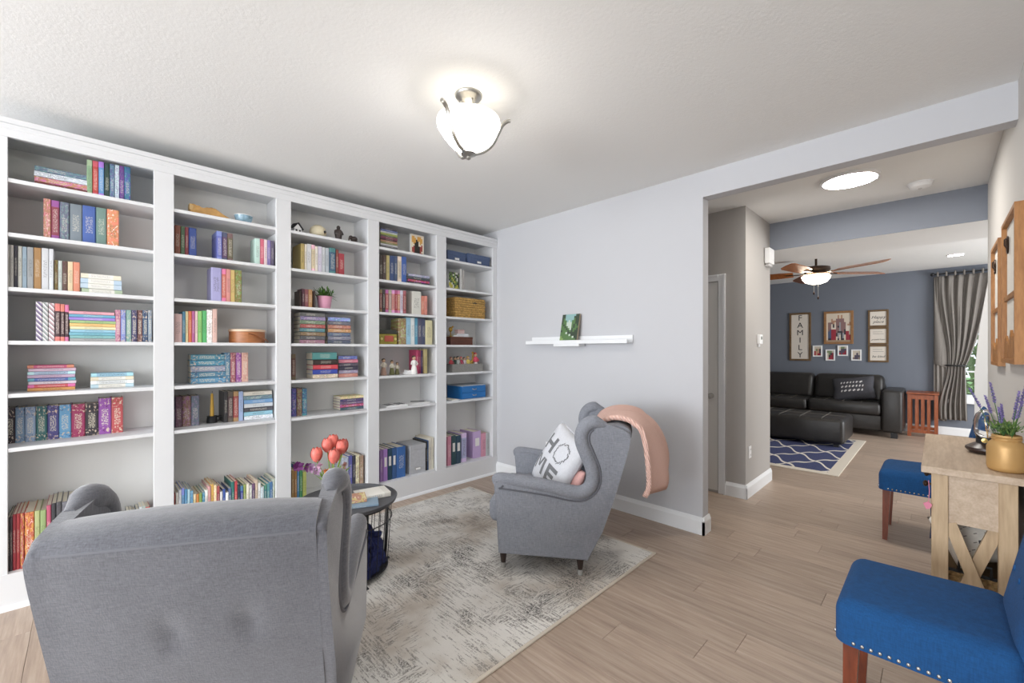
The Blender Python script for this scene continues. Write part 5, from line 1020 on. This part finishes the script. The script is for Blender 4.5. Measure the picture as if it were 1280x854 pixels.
bm = B(); lathe(bm, [(.05, 0), (.058, .006), (.062, .02), (.062, .105), (.056, .125), (.045, .136), (.044, .138), (.047, .142), (.047, .146), (.044, .15), (.047, .154), (.047, .158), (.044, .163), (.04, .163), (.04, .14), (.05, .1), (.05, .02), (.004, .012)], 36); obj('jar_body', bm, M_goldj, t, 40); bm = B(); tube(bm, ringp(.0455, .148, 28), .003, 5, closed=True); obj('thread_ring', bm, M_goldj, t, True)
t = thing('lavender_bunch', 'artificial lavender bunch in the gold jar', 'flowers', (2.93, -.2195, CZ+.02)); rnd = random.Random(21); bm = B(); b2 = B(); b3_ = B(); M_lav = mat('lavender', '#8f7fc0', .7, noise=.25, nscale=40)
for k in range(200):
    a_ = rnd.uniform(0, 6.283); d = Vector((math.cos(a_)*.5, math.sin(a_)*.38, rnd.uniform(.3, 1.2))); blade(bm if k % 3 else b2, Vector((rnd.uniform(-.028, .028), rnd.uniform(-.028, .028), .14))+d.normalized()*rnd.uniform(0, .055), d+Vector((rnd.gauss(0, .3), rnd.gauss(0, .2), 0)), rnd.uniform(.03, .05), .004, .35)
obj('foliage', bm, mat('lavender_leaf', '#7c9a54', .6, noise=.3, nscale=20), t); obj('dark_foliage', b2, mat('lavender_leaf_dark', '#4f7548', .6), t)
for k in range(9):
    a_ = k*.72; ti = .11+.06*(k % 3); x, y = math.cos(a_)*ti*.6, math.sin(a_)*ti*.42+.01; h = .25+.035*(k % 4)
    bm = B(); tube(bm, [(x*.2, y*.2, .1), (x*.7, y*.7, h*.75), (x, y, h)], .0015, 5); st_ = obj('stem', bm, M_leaf2, t); bm = B()
    for q in range(46):
        f = q/46; p = Vector((x*.75, y*.75, h*.8)).lerp(Vector((x*1.08, y*1.08, h+.025)), f); aa = q*2.4; blade(bm, p, (math.cos(aa), math.sin(aa), .9), .0125*(1-.55*f), .0045, 0)
    obj('flower_spike', bm, M_lav, st_)
# ------------------------------------------------------------------ wooden wall frames
def wall_frame(label, x0, x1, z0, z1, d, hook):
    t = thing('wooden_wall_frame', label, 'wall decor', ((x0+x1)/2, YR, z0), 0, 'wooden wall frames'); w = (x1-x0)/2; h = z1-z0; th = .02
    obj('frame_board', bx(-w, -w+th, 0, d, 0, h), M_pine, t); obj('frame_board', bx(w-th, w, 0, d, 0, h), M_pine, t); obj('frame_board', bx(-w+th, w-th, 0, d, h-th, h), M_pine, t); obj('frame_board', bx(-w+th, w-th, 0, d, 0, th), M_pine, t)
    obj('white_backing', bx(-w+th, w-th, .002, .012, th, h-th), mat('canvas_white', '#e4e0d8', .8, noise=.05, nscale=120), t)
    n = 5; pw = (2*w-2*th)/n
    for k in range(n):
        ph = .1+.05*((k*37) % 3)/2; bm = B(); xx = -w+th+k*pw
        prism(bm, [(xx, th), (xx+pw*.94, th), (xx+pw*.94, th+ph*.75), (xx+pw*.5, th+ph), (xx, th+ph*.7)], lambda u, v, dd: (u, dd, v), .012, .022); obj('picket', bm, M_pine, t)
    obj('slat', bx(-w+th, w-th, .012, .024, h*.44, h*.47), M_pine, t)
    bm = B(); tube(bm, [(hook, .016, h-.09), (hook, .03, h-.10), (hook, .03, h-.13), (hook, .02, h-.15)], .004, 6); tube(bm, [(hook+.03*math.cos(a_), .02, h-.13+.045*math.sin(a_)) for a_ in [i*.5236 for i in range(12)]], .004, 6, closed=True); obj('hook_ring', bm, M_brnz, t, True)
wall_frame('stained pine wall frame with white backing, farther of the two', 3.86, 4.34, 1.30, 2.07, .03, .1)
wall_frame('stained pine wall frame with white backing, nearer and higher one', 3.06, 3.64, 1.33, 2.09, .032, .14)
# unidentified tall white shape past the wall end, built as a tapered board
t = thing('tapered_board', 'tall white tapered board leaning past the wall end', 'ironing board', (5.3, -.42, 0)); t.rotation_euler = (0, 0, math.radians(90))
pol = [(-.16, 0), (.2, 0), (.2, 1.2), (.17, 1.6), (.12, 2.0), (.06, 2.08), (-.03, 2.08), (-.06, 2.04), (-.1, 1.7), (-.16, 1.3)]
bm = B(); prism(bm, pol, lambda u, v, d: (u, d, v), -.02, .02, bev=.008, seg=2); obj('board', bm, mat('white_cover', '#e6e5e3', .8), t)
bm = B(); tube(bm, [(-.1, -.03, .02), (.1, -.03, 1.2)], .01, 6); obj('leg_tube', bm, M_white, t); bm = B(); tube(bm, [(.1, -.045, .02), (-.08, -.045, 1.2)], .01, 6); obj('leg_tube', bm, M_white, t)

# ------------------------------------------------------------------ living room
t = thing('leather_sofa', 'black leather sofa against the slate blue wall', 'sofa', (9.43, 1.62, 0))   # local: front = -x, right arm at -y
hy = 1.235
for s_ in (-1, 1):
    y0, y1 = (s_*hy-.0, s_*(hy-.25)); obj('arm', rbox(-.49, .48, min(y0, y1), max(y0, y1), .09, .75, .035, 3), M_leather, t, 60)
obj('base', rbox(-.46, .48, -hy+.25, hy-.25, .1, .34, .015, 2), M_leather, t, 60); obj('back_frame', rbox(.26, .5, -hy+.25, hy-.25, .3, .82, .05, 3), M_leather, t, 60)
for q in (-1, 1):
    c0, c1 = (0.004, hy-.254) if q > 0 else (-hy+.254, -.004)
    sc_o = obj('seat_cushion', rbox(-.5, .2, c0, c1, .34, .54, .055, 4), M_leather, t, 60)
    for f in (.25, .5, .75):
        yy = c0+(c1-c0)*f; bm = B(); tube(bm, [(-.47, yy, .538), (-.2, yy, .542), (.15, yy, .542)], .006, 5); obj('stitch_seam', bm, M_seam, sc_o, True)
    bm = rbox(.02, .3, c0, c1, .5, .96, .09, 5)
    for v in bm.verts: v.co.x += (v.co.z-.5)*.25+.012*math.sin(v.co.y*31)*math.cos(v.co.z*17)
    obj('back_cushion', bm, M_leather, t, 60)
for x_, y_ in ((-.42, hy-.1), (-.42, -hy+.1), (.42, hy-.1), (.42, -hy+.1)): obj('foot', bx(x_-.04, x_+.04, y_-.04, y_+.04, 0, .09), M_black, t)
Mq = Matrix.Translation((9.27, 1.02, .735)) @ Matrix.Rotation(math.radians(172), 4, 'Z') @ Matrix.Rotation(math.radians(-28), 4, 'Y') @ Matrix.Rotation(math.radians(10), 4, 'X')
a3, b3q, T3 = .29, .21, .085; ts, shs = pillow('charcoal_pillow', 'charcoal throw pillow with white script on the black sofa', a3, T3, mat('charcoal_cloth', '#45454b', .9, noise=.15, nscale=60), Mq, 'pillow', b3q)
bm = B(); rnd = random.Random(4)
for r_ in range(3):
    u = -.55
    while u < .5:
        l = rnd.uniform(.07, .16); v = .38-r_*.36; 
        lay(bm, shs, a3, b3q, T3, [(u, v-.07), (u+l*.5, v-.09), (u+l, v+.09), (u+l*.45, v+.1)], 1); lay(bm, shs, a3, b3q, T3, rect(u, u+l, v-.02, v+.03), 1); u += l+.06
obj('white_script', bm, mat('script_white', '#d8d6d6', .9), ts); bm = B(); tube(bm, [(0, -a3*.97, b3q*.97), (0, a3*.97, b3q*.97), (0, a3*.97, -b3q*.97), (0, -a3*.97, -b3q*.97)], .004, 5, closed=True); obj('edge_seam', bm, M_black, ts)
t = thing('leather_ottoman', 'long black leather ottoman on the trellis rug', 'ottoman', (7.93, 1.72, .0115)); 
bm = rbox(-.44, .44, -.8, .8, .04, .4, .06, 5); tp_ = obj('body', bm, M_leather, t, 60)
for f in range(1, 6):
    yy = -.8+1.6*f/6; bm = B(); tube(bm, [(-.42, yy, .385), (-.36, yy, .4), (.36, yy, .4), (.42, yy, .385)], .007, 5); obj('stitch_seam', bm, M_seam, tp_, True)
bm = B(); tube(bm, [(-.02, -.76, .4), (-.02, .76, .4)], .006, 5); obj('stitch_seam', bm, M_seam, tp_, True)
for x_, y_ in ((-.36, -.7), (-.36, .7), (.36, -.7), (.36, .7)): obj('foot', bx(x_-.03, x_+.03, y_-.03, y_+.03, 0, .045), M_black, t)
# end table
t = thing('mission_end_table', 'cherry wood mission end table with slatted sides beside the sofa', 'side table', (9.68, .17, 0)); 
obj('table_top', bx(-.26, .26, -.19, .19, .68, .705, bev=.004, seg=1), M_cherry, t)
for sx in (-1, 1):
    for sy in (-1, 1): obj('leg', bx(sx*.22-.022, sx*.22+.022, sy*.155-.022, sy*.155+.022, 0, .68), M_cherry, t)
    obj('top_rail', bx(sx*.22-.01, sx*.22+.01, -.133, .133, .60, .67), M_cherry, t); obj('bottom_rail', bx(sx*.22-.01, sx*.22+.01, -.133, .133, .06, .11), M_cherry, t)
    for y_ in (-.07, 0, .07): obj('slat', bx(sx*.22-.006, sx*.22+.006, y_-.018, y_+.018, .11, .60), M_cherry, t)
for sy in (-1, 1): obj('side_rail', bx(-.198, .198, sy*.155-.01, sy*.155+.01, .6, .67), M_cherry, t)
# wall art
def framed(name, label, cat, y0, y1, z0, z1, fw, fm, pm_, group=None, proud=.025):
    t = thing(name, label, cat, (10, (y0+y1)/2, z0), -R90, group); w = (y1-y0)/2; h = z1-z0    # local x = -Y world (viewer's right), local -y = towards viewer
    for a_ in ((-w, w, 0, fw), (-w, w, h-fw, h), (-w, -w+fw, fw, h-fw), (w-fw, w, fw, h-fw)): obj('frame_rail', bx(a_[0], a_[1], -proud, -.001, a_[2], a_[3], bev=.002, seg=1), fm, t)
    obj('board', bx(-w+fw, w-fw, -proud*.5, -.001, fw, h-fw), pm_, t); return t, w, h
M_sign = mat('sign_cream', '#e2dacf', .7); M_blk = mat('sign_ink', '#26242a', .7)
RX = Matrix.Rotation(R90, 4, 'X')
def put(t, nm, s_, size, x_, z_, proud=.025, shear=0): text(nm, s_, size, M_blk, t, Matrix.Translation((x_, -proud*.5-.001, z_)) @ RX, shear)
t, w, h = framed('family_sign', 'tall cream sign reading FAMILY in a rustic frame', 'sign', 1.744, 2.105, 1.18, 2.124, .035, M_frame, M_sign)
for i, ch in enumerate('FAMILY'): put(t, 'letter_'+ch.lower(), ch, .15, 0, h-.105-i*.146)
t, w, h = framed('family_photo', 'large framed family photograph in plaid and red', 'photograph', 1.095, 1.54, 1.503, 2.12, .04, mat('frame_light', '#9a7048', .6, noise=.2), M_sign)
rows = ['ccccccccccccccc', 'ccccccctctccccc', 'ccccccctctccccc', 'ccctccpppppcccc', 'ccctttpppppcccc', 'cppptcppgpppcct', 'cppwkwppgpppctt', 'cppwkwpkgpppwww', 'cppwwwppgpppwww', 'cpbrrrppgppkwwc', 'cbbrrrpkkkpkrrc', 'cbbrrrkggkgkrrc', 'cbbrrrkgckgcrrr', 'cbbrrrcgckgcrrr', 'ckkrrrckckkcrrr', 'ddddddddddddddd']
print_panel('photo_print', t, lambda u, v: (-w+.04+u*(2*w-.08), -.014, .04+v*(h-.08)), rows, {'c': '#d8cbb8', 't': '#b58a70', 'p': '#8a6a68', 'g': '#9a9aa0', 'w': '#ded4c6', 'k': '#34303a', 'r': '#9a2c3c', 'b': '#4a5878', 'd': '#a89078'}, M_print)
for i, (y1, z1, y0, z0, rws, lb) in enumerate([(1.718, 1.478, 1.565, 1.262, ['cccc', 'cgtk', 'rttk', 'rtrr'], 'small white framed snapshot, first from left below the family photograph'), (1.515, 1.4, 1.368, 1.188, ['gggc', 'cgkr', 'ckrr', 'crrr'], 'small white framed snapshot, second from left below the family photograph'), (1.331, 1.475, 1.176, 1.281, ['cggc', 'cbbb', 'bbbr', 'rbrr'], 'small white framed snapshot, third from left below the family photograph'), (1.13, 1.4, .98, 1.196, ['cccc', 'ccbc', 'cbbb', 'dbbd'], 'small white framed snapshot, rightmost below the family photograph')]):
    t, w, h = framed('snapshot_frame', lb, 'photograph', y0, y1, z0, z1, .022, M_white, M_sign, 'small white snapshot frames', .02)
    print_panel('snapshot', t, lambda u, v: (-w+.022+u*(2*w-.044), -.0115, .022+v*(h-.044)), rws, {'c': '#cfc4b4', 'g': '#7a8a68', 't': '#c09880', 'k': '#3a343c', 'r': '#9a2c3c', 'b': '#50485a', 'd': '#8a7a70'}, M_print)
for i, (z0, ls, lb) in enumerate([(1.80, [('Happy', .075, 0, .175), ('place', .07, 0, .095)], 'framed sign reading Happy place, top of the three quotes'), (1.488, [('grateful heart', .034, 0, .09)], 'framed sign reading grateful heart, middle of the three quotes'), (1.174, [('be kind', .058, 0, .1)], 'framed sign reading be kind, bottom of the three quotes')]):
    t, w, h = framed('quote_sign', lb, 'sign', .608, .89, z0, z0+.308, .03, M_frame, M_sign, 'three quote signs')
    for s_, sz, x_, z_ in ls: put(t, 'lettering', s_, sz, x_, z_, shear=.35)
    if i: 
        for q in range(2): obj('fine_print', bx(-.075, .075-.02*q, -.0135, -.0125, .19+q*.035, .194+q*.035), M_blk, t)
# curtain and rod
t = thing('curtain_rod', 'black curtain rod with round finial above the window', 'curtain rod', (9.91, -.4, 2.64)); bm = B(); tube(bm, [(0, .44, 0), (0, -.75, 0)], .012, 10); obj('rod', bm, M_black, t, True)
for y_ in (.46, -.77):
    bm = B(); ball(bm, (0, y_, 0), .03, 12); obj('finial', bm, M_black, t, True)
for y_ in (.2, -.62):
    bm = B(); tube(bm, [(0, y_, 0), (.085, y_, .0)], .009, 8); ball(bm, (0, y_, 0), .022, 10); obj('bracket', bm, M_black, t, True)
t = thing('grey_curtain', 'grey tab-top curtain tied back beside the window', 'curtain', (9.91, -.2, .26)); M_cur = mat('curtain_grey', '#85807b', .9, noise=.18, nscale=20, stretch=(30, 30, 3))
def curt(u, v):
    z = 2.34*v; zt_ = .88
    yl = .235; top_r = -.42; tie_r = -.115
    if z > zt_: f = ((z-zt_)/(2.34-zt_)); yr = tie_r+(top_r-tie_r)*(f**.75); ll = .235-.0*f; yl = .09+(.235-.09)*sm((f)*1.1) if u > 0 else yl
    else: f = (zt_-z)/zt_; yr = tie_r+(-.02)*f; yl = .09+.12*sm(f*1.2)
    lft = .235
    y = yl+(yr-yl)*u; amp = .03*(.35+.65*min(1, abs(z-zt_)/.5)); return Vector((amp*math.sin(u*38+.6*math.sin(v*7))+.012*math.sin(u*71), y, z))
bm = B(); surf(bm, curt, 110, 40); obj('drape', bm, M_cur, t, 'all', solid=.003)
bm = B(); surf(bm, lambda u, v: Vector((.015*math.sin(u*16)+.02, .245-.13*u-.02*u*(1-v), 2.34*v-.03*(1-v))), 30, 12); obj('straight_drape', bm, M_cur, t, 'all', solid=.003)
bm = B(); pts = [(.05*math.cos(a_)-.0, -.012+.115*math.sin(a_), .88) for a_ in [i*.3927 for i in range(16)]]; tube(bm, pts, .012, 6, closed=True); obj('tie_back', bm, M_black, t, True)
for k in range(7):
    yy = .2-k*.1; bm = B(); tube(bm, [(.016*math.cos(a_)+.0, yy, 2.375+.03*math.sin(a_)) for a_ in [i*.5236 for i in range(12)]], .014, 6, closed=True, flat=1); obj('tab', bm, M_cur, t, True)
